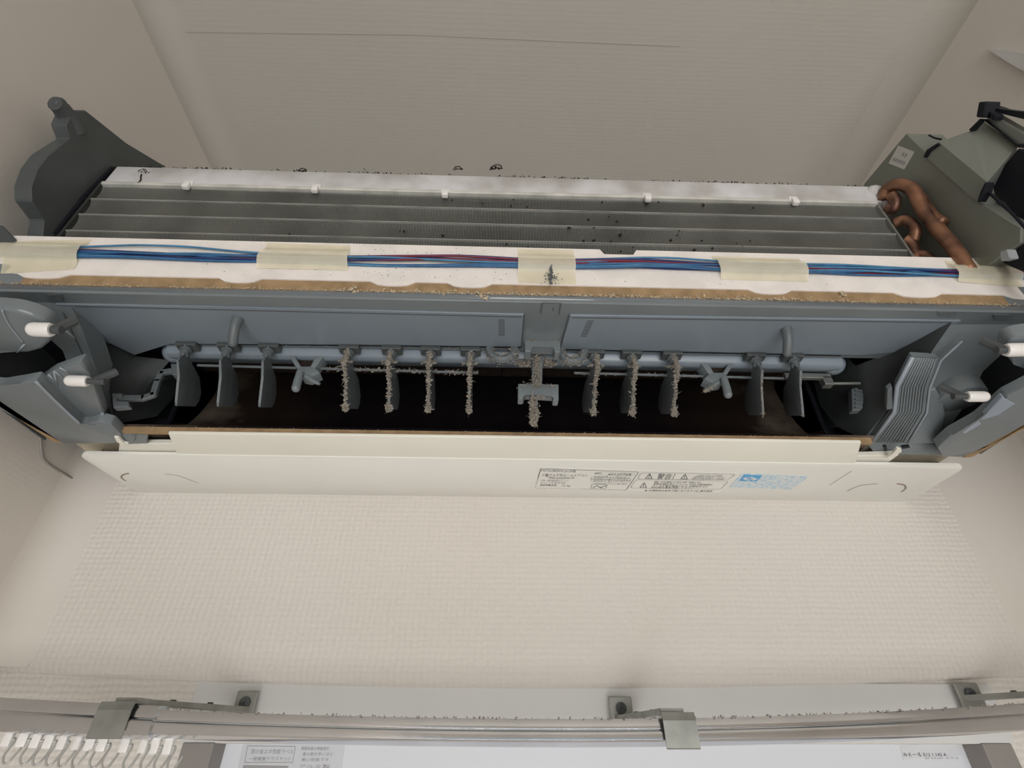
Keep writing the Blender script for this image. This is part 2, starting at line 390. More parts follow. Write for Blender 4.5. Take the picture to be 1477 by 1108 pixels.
# tape pieces: (top left px, top right px, bottom left, bottom right, y offsets)
def tape(tl, tr_, bl, br):
    a = at(*tl, Y=YF); b_ = at(*tr_, Y=YF); c_ = at(*bl, Y=YF); d_ = at(*br, Y=YF)
    bm = nb(); n = 12; m_ = 10; g = []
    for j in range(n+1):
        t = j/n; L = a.lerp(c_, t); R = b_.lerp(d_, t); row = []
        for k in range(m_+1):
            p = L.lerp(R, k/m_); q = (p.z-.3052)/.0085
            y = YF-.0006-.0050*math.exp(-q**4)+random.gauss(0, .00018)
            row.append(bm.verts.new((p.x, y, p.z)))
        g.append(row)
    for r0, r1 in zip(g, g[1:]):
        for k in range(m_): bm.faces.new((r0[k], r0[k+1], r1[k+1], r1[k]))
    lab(obj('tape', bm, M['tape'], AC, smooth='all'), 'yellowed tape holding the wires')
tape((8, 349), (132, 346), (2, 396), (108, 389)); tape((386, 351), (506, 355), (370, 388), (502, 391))
tape((747, 359), (827, 361), (747, 409), (831, 411)); tape((1026, 370), (1152, 374), (1040, 404), (1166, 407))
tape((1362, 377), (1458, 381), (1380, 408), (1474, 415))
bm = nb()
p0 = at(795, 385, Y=YF-.006); p1 = at(795, 408, Y=YF-.004)
fuzz(bm, [p0, p1], .0009, 90, .0013, .1)
for _ in range(80): blob(bm, at(796+random.gauss(0, 6), min(409, 401+random.gauss(0, 5)), Y=YF-.0012), random.uniform(.0002, .0006))
stuff(lab(obj('dirt_patch', bm, M['vane'], AC), 'grey dirt smeared on the middle tape'))

# grey outlet housing: front border and upper wall of the outlet
T_left = [(75, 437), (90, 450), (130, 483), (195, 515), (245, 521)]
T_right = [(1420, 430), (1380, 455), (1330, 484), (1290, 508), (1235, 529)]
bm = nb()
Yb = .3345
def dp(x, Y, dz=0): return Vector((x, Y, duct_z(Y)+dz))
outl = [dp(-.376, .2655), dp(.414, .2655), dp(.40, .30), dp(.36, Yb), dp(-.33, Yb), dp(-.36, .30)]
prism(bm, outl, (0, 0, .006), .0006, 1)
house = lab(obj('outlet_housing', bm, M['grey'], AC, smooth=True), 'glossy grey upper wall of the air outlet')
bm = nb(); sweep(bm, [(math.cos(a)*.003, math.sin(a)*.003) for a in [2*PI*k/10 for k in range(10)]], [(-.376, .2672, .2705), (.414, .2672, .2705)])
obj('front_lip', bm, material('polished_lip', (.15, .172, .188), .10, coat=.6), house, smooth='all')
# two recessed-looking grey cover panels, tinted with the bluish window reflection
def panel(q, hatch):
    bm = nb(); prism(bm, [on_duct(*p)-Vector((0, 0, .0012)) for p in q], (0, 0, .0016), .0005, 1)
    o = lab(obj('cover_panel', bm, M['blue'], house), 'grey panel tinted by window reflection, with a row of small louvre marks')
    return o
left_q = [(80, 437), (300, 441), (756, 452), (752, 499), (500, 495), (245, 494), (195, 511), (140, 485)]
right_q = [(822, 453), (1386, 461), (1325, 487), (1288, 507), (1240, 511), (1170, 509), (808, 502)]
panel(left_q, 0); panel(right_q, 1)
def on_panel(x, y): return on_duct(x, y)-Vector((0, 0, .0013))
bm = nb()
def line(bm, a, b_, w, f=on_panel, th=.0002):
    a = f(*a); b_ = f(*b_); s = (b_-a).cross(Vector((0, 0, 1))).normalized()*w/2
    prism(bm, [a-s, b_-s, b_+s, a+s], (0, 0, -th))
for k in range(10):
    t = k/9
    line(bm, (719+0*t, 459.5+22*t), (728, 459.8+22*t), .0006)
    line(bm, (847-10*t, 461+22*t), (856-10*t, 461.3+22*t), .0006)
line(bm, (110, 440), (753, 455.5), .0007); line(bm, (756, 452), (752, 499), .0008)
line(bm, (824, 456.5), (1370, 463.5), .0007); line(bm, (821, 453), (808, 500), .0008)
for a, b_ in (((782, 435), (780, 451)), ((782, 435), (809, 436)), ((809, 436), (806, 452)), ((799, 443), (797, 447))): line(bm, a, b_, .0006)
obj('panel_marks', bm, M['dgrey'], house)
# worn patches on the border
for q in [(68, 424, 92, 433), (1352, 449, 1378, 455), (1432, 453, 1460, 460)]:
    bm = nb(); prism(bm, [on_duct(q[0], q[1]), on_duct(q[2]-3, q[1]), on_duct(q[2], q[3]), on_duct(q[0]+4, q[3])], (0, 0, -.0009), .0003, 1); obj('moulded_tab', bm, M['vane'], house)

# vane mounting beam
bx0 = at(243, 500, Y=.345).x; bx1 = at(1212, 520, Y=.345).x
bm = nb()
prism(bm, [(bx0+.006, Yb, .2775), (bx0+.006, Yb+.003, .2712), (bx0+.006, .343, .2705), (bx0+.006, .357, .2770), (bx0+.006, .362, .292), (bx0+.006, .340, .292)], (bx1-bx0-.012, 0, 0), .0012, 2)
beam = lab(obj('vane_beam', bm, M['blue'], AC, smooth=True), 'grey beam tinted by window reflection that carries the vanes')
for xx in (bx0+.006, bx1-.006):
    bm = nb(); ellipsoid(bm, (xx, .348, .2805), .010, .010, .0095, 14, 8); obj('beam_end', bm, M['blue'], beam, smooth='all')
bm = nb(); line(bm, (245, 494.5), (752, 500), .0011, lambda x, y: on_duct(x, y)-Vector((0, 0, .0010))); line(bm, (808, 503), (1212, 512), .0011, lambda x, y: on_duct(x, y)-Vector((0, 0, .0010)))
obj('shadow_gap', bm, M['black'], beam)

# outlet cavity: curved back guide, ceiling and ends
YL0, ZL0 = .370, .2235
gx0, gx1 = -.318, .322
gp = []
for k in range(15):
    t = k/14; a = t*PI*.52
    gp.append((YL0+.006+.088*math.sin(a), .226+.135*(1-math.cos(a))))
bm = nb()
ra = [bm.verts.new((gx0, y, z)) for y, z in gp]; rb = [bm.verts.new((gx1, y, z)) for y, z in gp]
for k in range(14): bm.faces.new((ra[k], rb[k], rb[k+1], ra[k+1]))
ro = [bm.verts.new((gx0, y+.004, z-.0035)) for y, z in gp]; rp_ = [bm.verts.new((gx1, y+.004, z-.0035)) for y, z in gp]
for k in range(14): bm.faces.new((ro[k+1], rp_[k+1], rp_[k], ro[k]))
bm.faces.new((ra[0], ro[0], rp_[0], rb[0]))
lab(obj('back_guide', bm, M['guide'], AC, smooth='all'), 'black mould stained guide wall behind the louvres')
bm = nb()
prism(bm, [(gx0, .362, .292), (gx0, .372, .312), (gx0, .376, .345), (gx0, .376, .43), (gx0, .372, .43), (gx0, .370, .345), (gx0, .366, .312), (gx0, .356, .296)], (gx1-gx0, 0, 0))
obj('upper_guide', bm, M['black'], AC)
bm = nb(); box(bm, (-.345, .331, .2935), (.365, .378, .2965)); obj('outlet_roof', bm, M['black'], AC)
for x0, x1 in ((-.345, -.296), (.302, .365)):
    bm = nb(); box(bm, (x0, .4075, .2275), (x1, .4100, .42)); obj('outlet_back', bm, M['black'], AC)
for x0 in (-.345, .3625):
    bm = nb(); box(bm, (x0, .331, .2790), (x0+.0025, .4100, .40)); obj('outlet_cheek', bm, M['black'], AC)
# cross-flow fan: drum with blades
fc = (.02, .4085, .352); fr_ = .036
bm = nb()
tube(bm, [(gx0+.015, fc[1], fc[2]), (gx1-.015, fc[1], fc[2])], .024, 20)
for k in range(7):
    x = gx0+.015+(gx1-gx0-.03)*k/6
    tube(bm, [(x-.001, fc[1], fc[2]), (x+.001, fc[1], fc[2])], fr_, 28)
fan = lab(obj('crossflow_fan', bm, M['black'], AC, smooth=True), 'black cross-flow fan deep inside the outlet')
for k in range(24):
    a = 2*PI*k/24; bm = nb(); pr = []
    for j in range(4):
        rr = .025+.011*j/3; aa = a+.10*j/3*3
        pr.append((fc[1]+rr*math.cos(aa), fc[2]+rr*math.sin(aa)))
    pr2 = [(y+.0008*math.cos(a+1.57), z+.0008*math.sin(a+1.57)) for y, z in pr[::-1]]
    prism(bm, [(gx0+.015, y, z) for y, z in pr+pr2], (gx1-gx0-.03, 0, 0)); obj('fan_blade', bm, M['soot'], fan)
# outlet ends: curved side walls
def end_wall(T, B, xi, name):
    bm = nb()
    tp = [on_duct(*p)+Vector((0, 0, .001)) for p in T]; bp_ = [on_under(*p) for p in B]
    n = 12
    def samp(L, t):
        s = t*(len(L)-1); i = min(int(s), len(L)-2); return L[i].lerp(L[i+1], s-i)
    rows = []
    for k in range(n+1):
        a = samp(tp, k/n); b_ = samp(bp_, k/n); row = []
        for j in range(5): row.append(bm.verts.new(a.lerp(b_, j/4)))
        rows.append(row)
    for r0, r1 in zip(rows, rows[1:]):
        for j in range(4): bm.faces.new((r0[j], r1[j], r1[j+1], r0[j+1]))
    # deep part following the end of the guide
    e = rows[-1]
    deep = [Vector((xi, .352, .300)), Vector((xi, .385, .315)), Vector((xi, .40, .30)), Vector((xi, .405, .275)), Vector((xi, .394, .245))]
    dv = [bm.verts.new(p) for p in deep]
    for j in range(4): bm.faces.new((e[j], dv[j], dv[j+1], e[j+1]))
    far = [bm.verts.new(p+Vector((0, .07, .03))) for p in deep]
    for j in range(4): bm.faces.new((dv[j], far[j], far[j+1], dv[j+1]))
    geom = bmesh.ops.solidify(bm, geom=bm.faces[:], thickness=.0015)
    return obj(name, bm, M['dgrey'], AC, smooth=True)
end_wall([(90, 450), (130, 483), (195, 515), (245, 521)], [(90, 450), (118, 510), (142, 562), (165, 612)], -.300, 'outlet_end')
end_wall([(1380, 455), (1330, 484), (1290, 508), (1235, 529)], [(1380, 455), (1335, 520), (1290, 578), (1245, 634)], .306, 'outlet_end')

# lower lip of the outlet
bm = nb()
l0 = at(150, 612, Z=.2195); l1 = at(1262, 631, Z=.2195)
sweep(bm, [(-.0005, .0025), (-.0005, -.0022), (.002, -.0027), (.0042, -.0020), (.0042, .0035), (.002, .0035)], [(l0.x, .3735, .2195), (l1.x, .3735, .2195)])
lip = lab(obj('lower_foam_edge', bm, M['tan'], AC), 'thin tan foam edge along the lower lip')
bm = nb()
for _ in range(420):
    x = random.uniform(l0.x+.02, l1.x-.02); blob(bm, (x, .3735+random.uniform(0, .002), .2222+random.random()*.0006), random.uniform(.0002, .0007))
stuff(obj('lip_dust', bm, M['dust'], lip))
# cream centre strip of the underside
bm = nb()
c0 = at(232, 627, Z=.2145); c1 = at(1252, 636, Z=.2145)
Yc0 = .3722; Yc1 = .4150
prism(bm, [(-.268, Yc0, .2155), (-.279, Yc1, .214), (.321, Yc1, .214), (.302, Yc0-.002, .2155)], (0, 0, .0022), .0008, 3)
lab(obj('centre_strip', bm, M['cream'], AC, smooth=True), 'cream strip along the front of the underside')
# cream fillers beside the strip
for q in ([(172, 640), (262, 640), (264, 661), (170, 657)], [(1228, 658), (1297, 656), (1262, 682), (1222, 679)]):
    bm = nb(); prism(bm, [at(*p, Z=.2175) for p in q], (0, 0, .004), .0006, 1); obj('strip_end', bm, M['cream'], AC)

# cream bottom tray with rounded front corners, wall side against the room wall
bm = nb()
def arc(cx, cy, r, a0, a1, n=7): return [(cx+r*math.cos(a0+(a1-a0)*k/n), cy+r*math.sin(a0+(a1-a0)*k/n)) for k in range(n+1)]
ol = arc(-.351, .415, .010, PI, PI*1.5)+arc(.408, .415, .010, PI*1.5, PI*2)+arc(.405, .475, .010, 0, PI*.5)+arc(-.344, .475, .010, PI*.5, PI)
prism(bm, [(x, y, .2135) for x, y in ol], (0, 0, .0025), .0008, 2)
tray = lab(obj('bottom_tray', bm, M['tray'], AC, smooth=True), 'cream underside carrying the rating label')
def tray_wall(ol2):
    bm = nb(); rows = []
    for x, y in ol2: rows.append([bm.verts.new((x, y, z)) for z in (.2155, .232)])
    for a, b_ in zip(rows, rows[1:]): bm.faces.new((a[0], b_[0], b_[1], a[1]))
    bmesh.ops.solidify(bm, geom=bm.faces[:], thickness=.0016); obj('tray_wall', bm, M['cream_in'], tray, smooth=True)
tray_wall([(-.318, .445), (-.335, .447)]+arc(-.345, .432, .014, PI*.5, PI*1.25))
tray_wall([(.352, .448), (.395, .450)]+arc(.402, .432, .012, PI*.5, -PI*.25))
for x0, x1 in ((-.372, -.321), (.326, .413)):
    bm = nb(); box(bm, (x0, .3895, .2270), (x1, YW-.002, .2300)); obj('tray_lining', bm, M['cream_in'], tray)
    bm = nb(); box(bm, (x0+.012, .452, .2165), (x1-.012, .456, .2270)); obj('tray_rib', bm, M['cream_in'], tray)
# moulded screw cover arcs
def zline(bm, pts, w=.0007, z=.2133):
    q = [at(*p, Z=z) for p in pts]
    q = smooth_path(q, 6)
    for a, b_ in zip(q, q[1:]):
        s = (b_-a).cross(Vector((0, 0, 1))).normalized()*w/2
        prism(bm, [a-s, b_-s, b_+s, a+s], (0, 0, .0003))
ol_m = material('aged_outline', (.32, .26, .20), .6)
for pts, w_ in (([(186, 683), (178, 685), (175, 689), (181, 694)], .0016), ([(238, 684), (258, 687), (285, 697)], .0005), ([(1222, 709), (1240, 701), (1266, 698)], .0009), ([(1294, 698), (1304, 700), (1306, 705), (1300, 710)], .0018), ([(1228, 680), (1197, 700)], .0004)):
    bm = nb(); zline(bm, pts, w_); obj('screw_cover_outline', bm, ol_m, tray)

# ---- label on the tray
def text(name, body, size, loc, rot, mat, parent, xs=1.0, sq=1.0):
    cu = bpy.data.curves.new(name, 'FONT'); cu.body = body; cu.size = size; cu.align_x = 'LEFT'; cu.space_character = sq
    cu.resolution_u = 2
    t = bpy.data.objects.new(name, cu); COL.objects.link(t)
    dg = bpy.context.evaluated_depsgraph_get(); me = bpy.data.meshes.new_from_object(t.evaluated_get(dg))
    bpy.data.objects.remove(t)
    me.transform(Matrix.Diagonal((xs, 1, 1, 1)))
    o = bpy.data.objects.new(name, me); COL.objects.link(o); me.materials.clear(); me.materials.append(mat)
    o.rotation_euler = rot; o.parent = parent; o.location = Vector(loc)-wloc(parent)
    return o
ZL = .2133
def lp(px, py): return at(px, py, Z=ZL)
def frame(bm, q, w=.0007, r=.0016, z=ZL):
    pts = []; q = [Vector(p) for p in q]; n = len(q)
    for i in range(n):
        a = (q[i-1]-q[i]).normalized(); b_ = (q[(i+1) % n]-q[i]).normalized()
        for t in (0, .33, .67, 1): pts.append(q[i]+a*r*(1-t)**2+b_*r*t*t)
    for i in range(len(pts)):
        a = pts[i]; b_ = pts[(i+1) % len(pts)]
        if (b_-a).length < 1e-6: continue
        s = (b_-a).cross(Vector((0, 0, 1))).normalized()*w/2
        prism(bm, [a-s, b_-s, b_+s, a+s], (0, 0, .0003))
def tx(body, px, py, hpx, mat='ink', wpx=None, name='print_line'):
    # py = baseline in the photograph, hpx = height of the line on the photograph
    p = lp(px, py); p2 = lp(px, py-hpx); size = (p-p2).length
    o = text(name, body, size*1.25, (p.x, p.y, ZL-.00012), (PI, 0, 0), M[mat], plate)
    if wpx:
        w0 = max(v.co.x for v in o.data.vertices)-min(v.co.x for v in o.data.vertices)
        w1 = (lp(px+wpx, py)-p).length
        o.data.transform(Matrix.Diagonal((w1/w0, 1, 1, 1)))
    return o
bm = nb()
prism(bm, [lp(778, 674), lp(1065, 683), lp(1038, 711), lp(770, 705)], (0, 0, .0002))
plate = lab(obj('rating_label', bm, M['tray'], tray), 'white printed rating and warning label')
bm = nb()
frame(bm, [lp(780, 676), lp(921, 681), lp(903, 707), lp(772, 704)])
frame(bm, [lp(925, 682), lp(1061, 684), lp(1050, 692), lp(919, 691)], .0005, .0030)
frame(bm, [lp(917, 692), lp(1051, 694), lp(1039, 706), lp(909, 704)], .0005, .0030)
line(bm, (974, 683), (970, 691.5), .0004, lp)
frame(bm, [lp(868, 681), lp(915, 683), lp(914, 686), lp(867, 685)], .0003, .0005)
frame(bm, [lp(853, 688), lp(910, 690.5), lp(908, 696.5), lp(852, 694.5)], .0003, .0003)
frame(bm, [lp(854, 698.5), lp(876, 699.5), lp(873, 705), lp(852, 704.5)], .0006, .0012)
line(bm, (855, 703.5), (862, 700), .0007, lp); line(bm, (862, 701.5), (868, 704), .0009, lp); line(bm, (867, 703), (874, 700.5), .0007, lp)
line(bm, (852, 691), (909, 693.5), .0003, lp); line(bm, (880, 689), (878, 696), .0003, lp)
for x, y, s in ((933, 690, 10), (984, 690.8, 10), (925, 703, 10)):
    t = [(x-s*.2, y), (x+s*.75, y+.2), (x+s*.42, y-s*.68)]
    for a, b_ in zip(t, t[1:]+t[:1]): line(bm, a, b_, .0006, lp)
    line(bm, (x+s*.38, y-4.4), (x+s*.32, y-2.4), .0006, lp); line(bm, (x+s*.3, y-1.6), (x+s*.28, y-1.0), .0007, lp)
obj('label_frame', bm, M['ink'], plate)
tx('MITSUBISHI', 780, 680.2, 3.4, 'ink', 31); tx('2012年製', 813, 681.2, 3.2, 'ink', 17)
tx('三菱マルチ形ルームエアコン', 781, 686.4, 3.0, 'ink', 66)
tx('形名', 787, 688.2, 1.8, 'ink', 5); tx('MSZ-2222ZXAS-W', 792, 690.6, 3.4, 'ink', 36)
tx('冷房・暖房兼用室内ユニット', 780, 694.2, 2.4, 'greyink', 40); tx('セパレート形 屋内用 単相', 779, 697.4, 2.2, 'greyink', 36)
tx('製品質量(本体)', 779, 700.8, 2.4, 'ink', 24); tx('15 kg', 809, 701.4, 2.4, 'ink', 12)
tx('製造番号', 857, 683.8, 2.2, 'ink', 9); tx('40100768', 876, 685.5, 3.2, 'ink', 34)
tx('冷媒回路 4.2 設計圧力', 855, 688.6, 2.2, 'greyink', 54)
tx('冷房能力 2.2 kW 定格電圧', 855, 691.2, 2.0, 'greyink', 52); tx('暖房能力 2.5 kW 200 V', 855, 694.6, 2.0, 'greyink', 50)
tx('定格周波数 50/60 Hz 最大電流', 856, 698.6, 2.0, 'greyink', 48)
tx('警告', 946, 690.3, 6.6, 'ink', 21)
tx('ご使用の前に必ず取扱', 1003, 687.0, 2.2, 'greyink', 38); tx('説明書をお読みください', 1000, 689.4, 2.2, 'greyink', 46); tx('据付は販売店へご依頼', 997, 691.6, 2.0, 'greyink', 46)
tx('感電・火災の原因になります 分解・改造はしない', 943, 696.2, 2.2, 'ink', 68)
tx('異常時は運転を停止してブレーカーを切る 修理は販売店に', 942, 699.2, 2.2, 'ink', 86)
tx('アース工事を確実に行う 可燃性ガスの', 940, 702.0, 2.2, 'ink', 80); tx('洗浄は専門の業者に依頼してください', 938, 704.2, 2.0, 'ink', 60)
tx('▲ 仕様銘板は本体下面にあります (注) 屋内専用', 929, 708.4, 2.2, 'ink', 98)
# blue sticker
bm = nb(); prism(bm, [lp(1069, 683), lp(1168, 687), lp(1141, 706), lp(1052, 703)], (0, 0, .0002))
stk = lab(obj('blue_sticker', bm, M['holo'], tray), 'pale blue sticker with a white arrow mark')
bm = nb(); z2 = Vector((0, 0, -.0002))
prism(bm, [lp(1073, 684.6)+z2, lp(1100, 686)+z2, lp(1091, 694.5)+z2, lp(1066, 693.5)+z2], (0, 0, .0002)); sq_ = obj('blue_square', bm, M['blueink'], stk)
bm = nb(); z3 = Vector((0, 0, -.0004))
for tri in ([(1071, 690), (1078, 687.4), (1076, 692.6)], [(1093, 690.8), (1086, 688), (1085, 693)]):
    prism(bm, [lp(*p)+z3 for p in tri], (0, 0, .0001))
cc = lp(1081.5, 690.2)+z3
for k in range(10):
    a0 = 2*PI*k/10; a1 = 2*PI*(k+1)/10
    prism(bm, [cc+Vector((math.cos(a0)*.0022, math.sin(a0)*.0042, 0)), cc+Vector((math.cos(a1)*.0022, math.sin(a1)*.0042, 0)), cc+Vector((math.cos(a1)*.0012, math.sin(a1)*.0028, 0)), cc+Vector((math.cos(a0)*.0012, math.sin(a0)*.0028, 0))], (0, 0, .0001))
obj('arrow_mark', bm, M['white_label'], stk)

# ---- moulded end blocks
def slab(bm, px, Z=None, off=None, h=.03, bev=.0012):
    pts = [at(*p, Z=Z) if Z is not None else on_under(p[0], p[1], off) for p in px]
    prism(bm, pts, (0, 0, h), bev, 2)
def pin(parent, a, b_, Z, r, stub=None):
    p0 = at(*a, Z=Z); p1 = at(*b_, Z=Z)
    bm = nb(); d = (p1-p0).normalized(); L = (p1-p0).length
    ts = [0, .06, .14, .25, .9, 1.0]; rs = [.25, .7, .92, 1, 1, .85]
    tube(bm, [p0+d*L*t for t in ts], [r*k for k in rs], 14)
    o = lab(obj('pin', bm, M['white'], parent, smooth=True), 'white pivot pin')
    if stub:
        bm = nb(); tube(bm, [p1, p1+d*stub], r*.55, 10); tube(bm, [p1+d*stub*.3, p1+d*stub+Vector((0, .004, .012))], r*.7, 8); obj('pin_socket', bm, M['dgrey'], o, smooth=True)
    return o
def side_tan(q0, q1, sgn):
    a = at(*q0, Z=.2145); b_ = at(*q1, Z=.2145)
    a = a+(a-b_)*1.0
    s = Vector((sgn*.0075, 0, 0)); bm = nb()
    prism(bm, [a, b_, b_+s+Vector((0, -.002, 0)), a+s], (0, 0, .012), .0006, 1)
    return bm
# left
bm = nb()
prism(bm, [Vector((-.40, .262, .2725)), Vector((-.312, .268, .2725)), Vector((-.312, .30, on_under(95, 470).z)), Vector((-.322, .389, .2262)), Vector((-.345, .389, .2262)), Vector((-.338, .345, on_under(112, 552).z)), Vector((-.333, .315, on_under(110, 505).z)), Vector((-.345, .292, .2618)), Vector((-.40, .284, .2650))], (0, 0, .02))
slab(bm, [(-60, 552), (0, 558), (30, 553), (52, 549), (86, 583), (115, 612), (140, 613), (168, 621), (164, 640), (92, 641), (46, 615), (0, 589), (-60, 556)][0:11]+[(0, 590), (-60, 557)], Z=.2145, h=.008)
slab(bm, [(56, 549), (75, 536), (117, 521), (131, 545), (150, 596), (148, 610), (118, 611), (88, 581)], Z=.2215, h=.007, bev=.0018)
slab(bm, [(88, 640), (165, 640), (176, 628), (160, 612), (140, 607), (100, 618)], Z=.2150, h=.008)
ebl = lab(obj('end_block', bm, M['grey'], AC, smooth=True), 'grey moulded end block at the left of the outlet')
bm = nb()
c = at(26, 462, Z=.232); pts = [at(*p, Z=.232) for p in [(-60, 442), (2, 446), (22, 448), (46, 455), (66, 464), (77, 478), (72, 494), (60, 505), (42, 510), (0, 509), (-60, 508)]]
prism(bm, pts, (0, 0, .010), .003, 3); obj('boss', bm, M['grey'], ebl, smooth=True)
bm = nb(); zl = [(3, 447), (13, 468), (34, 495)]
q = smooth_path([at(*p, Z=.2318) for p in zl], 5); tube(bm, q, .0007, 6); tube(bm, [at(36, 496, Z=.2318), at(25, 508, Z=.2318)], .0007, 6)
q = smooth_path([at(52, 550, Z=.2144), at(85, 583, Z=.2144), at(116, 612, Z=.2144)], 4); tube(bm, q, .0011, 6)
tube(bm, [at(130, 610, Z=.2214), at(149, 596, Z=.2214)], .0008, 6); tube(bm, [at(150, 598, Z=.2214), at(146, 611, Z=.2214)], .0008, 6)
tube(bm, [at(86, 469, Z=.245), at(107, 487, Z=.245)], .0009, 6)
for k in range(4): tube(bm, [at(62+k*8, 545-k*5, Z=.2212), at(70+k*10, 556-k*6, Z=.2212)], .0007, 6)
tube(bm, [at(78, 536, Z=.2212), at(82, 556, Z=.2212)], .0007, 6)
obj('rib_highlight', bm, M['edge'], ebl, smooth='all')  # light beads added for the highlights on the ridges
pin(ebl, (40, 475), (75, 476), .2262, .0047, .006); pin(ebl, (94, 549), (127, 550), .2165, .0040, .012)
bm = side_tan((0, 578), (92, 640), -1); lab(obj('side_foam_edge', bm, M['tan'], ebl), 'tan foam edge on the left end block')
# left clip
bm = nb(); slab(bm, [(172, 626), (213, 628), (211, 640), (180, 641)], Z=.2165, h=.004, bev=.0005); slab(bm, [(190, 629), (195, 629), (193, 638), (189, 637)], Z=.2150, h=.003, bev=.0004)
clip = lab(obj('corner_clip', bm, M['grey'], ebl), 'dark grey corner clip'); 
bm = nb(); slab(bm, [(164, 630), (171, 631), (178, 639), (185, 641), (175, 642), (168, 638)], Z=.2138, h=.002, bev=.0005); obj('tray_hook', bm, M['cream'], tray)
# right
bm = nb()
prism(bm, [Vector((.345, .268, .2725)), Vector((.44, .262, .2725)), Vector((.44, .286, .2640)), Vector((.396, .292, .2618)), Vector((.385, .318, .2521)), Vector((.388, .345, .2421)), Vector((.385, .389, .2262)), Vector((.316, .389, .2262)), Vector((.33, .33, on_under(1335, 520).z+.001))], (0, 0, .02))
slab(bm, [(1352, 646), (1372, 628), (1412, 606), (1452, 572), (1500, 548), (1560, 560), (1477, 618), (1430, 642), (1388, 660), (1360, 659)], Z=.2145, h=.008)
slab(bm, [(1338, 566), (1350, 560), (1360, 580), (1364, 598), (1357, 640), (1309, 641)], off=-.0035, h=.02)
slab(bm, [(1256, 637), (1308, 638), (1358, 641), (1392, 658), (1262, 656), (1250, 640)], off=-.0015, h=.02)
ebr = lab(obj('end_block', bm, M['grey'], AC, smooth=True), 'grey moulded end block at the right of the outlet')
bm = nb(); slab(bm, [(1449, 500), (1457, 490), (1474, 484), (1540, 478), (1560, 540), (1480, 537), (1462, 526), (1451, 513)], Z=.232, h=.010, bev=.003); obj('boss', bm, M['grey'], ebr, smooth=True)
bm = nb(); cc = on_under(1386, 576, -.004); ring = []
for k in range(22):
    a = 2*PI*k/22; ring.append((cc.x+.0185*math.cos(a), cc.y+.0185*math.sin(a)))
prism(bm, [(x, y, cc.z-.001) for x, y in ring], (0, 0, .02), .002, 2); obj('pin_boss', bm, M['grey'], ebr, smooth=True)
bm = nb(); slab(bm, [(1414, 607), (1446, 573), (1465, 583), (1441, 599)], Z=.2140, h=.004, bev=.0008); slab(bm, [(1388, 624), (1412, 607), (1416, 612), (1392, 626)], Z=.2140, h=.003, bev=.0005)
obj('bevel_face', bm, material('grey_window_reflection', (.30, .35, .42), .12), ebr)  # lighter blue grey stands in for the window's reflection on the bevel
pin(ebr, (1426, 572), (1394, 572), .2165, .0040, .010); pin(ebr, (1500, 504), (1450, 505), .2262, .0047, .006)
bm = side_tan((1477, 612), (1388, 661), 1); lab(obj('side_foam_edge', bm, M['tan'], ebr), 'tan foam edge on the right end block')
for X_, xa, xb, e_ in ((-.3790, -.377, -.325, ebl), (.4180, .33, .416, ebr)):
    bm = nb(); prism(bm, [(X_, .268, .232), (X_, .268, .30), (X_, .389, .30), (X_, .389, .217), (X_, .345, .217)], (.0015, 0, 0)); obj('side_plate', bm, M['dgrey'], e_)
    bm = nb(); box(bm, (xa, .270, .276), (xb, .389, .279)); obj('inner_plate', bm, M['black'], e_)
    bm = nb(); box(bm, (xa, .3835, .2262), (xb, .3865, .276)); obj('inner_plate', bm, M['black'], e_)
# ribbed strip: zigzag of raised ridges
La = [(1316, 515), (1294, 557), (1290, 594), (1258, 637)]; Ra = [(1354, 517), (1339, 559), (1335, 594), (1308, 638)]
bm = nb(); o_ = -.004
for i in range(3):
    slab(bm, [La[i], Ra[i], Ra[i+1], La[i+1]], off=o_, h=.005, bev=.0003)
rs = lab(obj('ribbed_strip', bm, M['grey'], ebr), 'zigzag ribbed strip beside the outlet')
for k in range(10):
    t0 = .10+.80*k/9; bm = nb()
    q = [on_under(*[La[i][j]+(Ra[i][j]-La[i][j])*t0 for j in (0, 1)], o_-.0004) for i in range(4)]
    tube(bm, q, .00085, 6); obj('ridge', bm, M['grey'], rs, smooth='all')
bm = nb(); q = [on_under(*p, o_-.001) for p in La]; tube(bm, q, .0017, 8); obj('bead_highlight', bm, M['edge'], rs, smooth='all')  # light beads stand in for the highlights along the strip's edges
bm = nb(); q = [on_under(*p, o_-.0006) for p in [(1388, 492), (1357, 520), (1341, 560), (1337, 595), (1311, 638)]]; tube(bm, q, .0010, 6); obj('bead_highlight', bm, M['edge'], rs, smooth='all')
bm = nb(); slab(bm, [(1280, 563), (1287, 558), (1288, 590), (1279, 592)], off=-.006, h=.004, bev=.0006); obj('sensor_slot', bm, M['vane'], rs)
for q in ([(1274, 645), (1279, 644), (1280, 650), (1276, 652)], [(1300, 645), (1312, 644), (1313, 646), (1302, 648)]):
    bm = nb(); slab(bm, q, Z=.2140, h=.002, bev=.0003); obj('screw_hole', bm, M['black'], ebr)
bm = nb(); slab(bm, [(1291, 652), (1294, 647), (1300, 648), (1301, 652), (1290, 659), (1278, 662)], Z=.2136, h=.002, bev=.0005); obj('tray_hook', bm, M['cream'], tray)

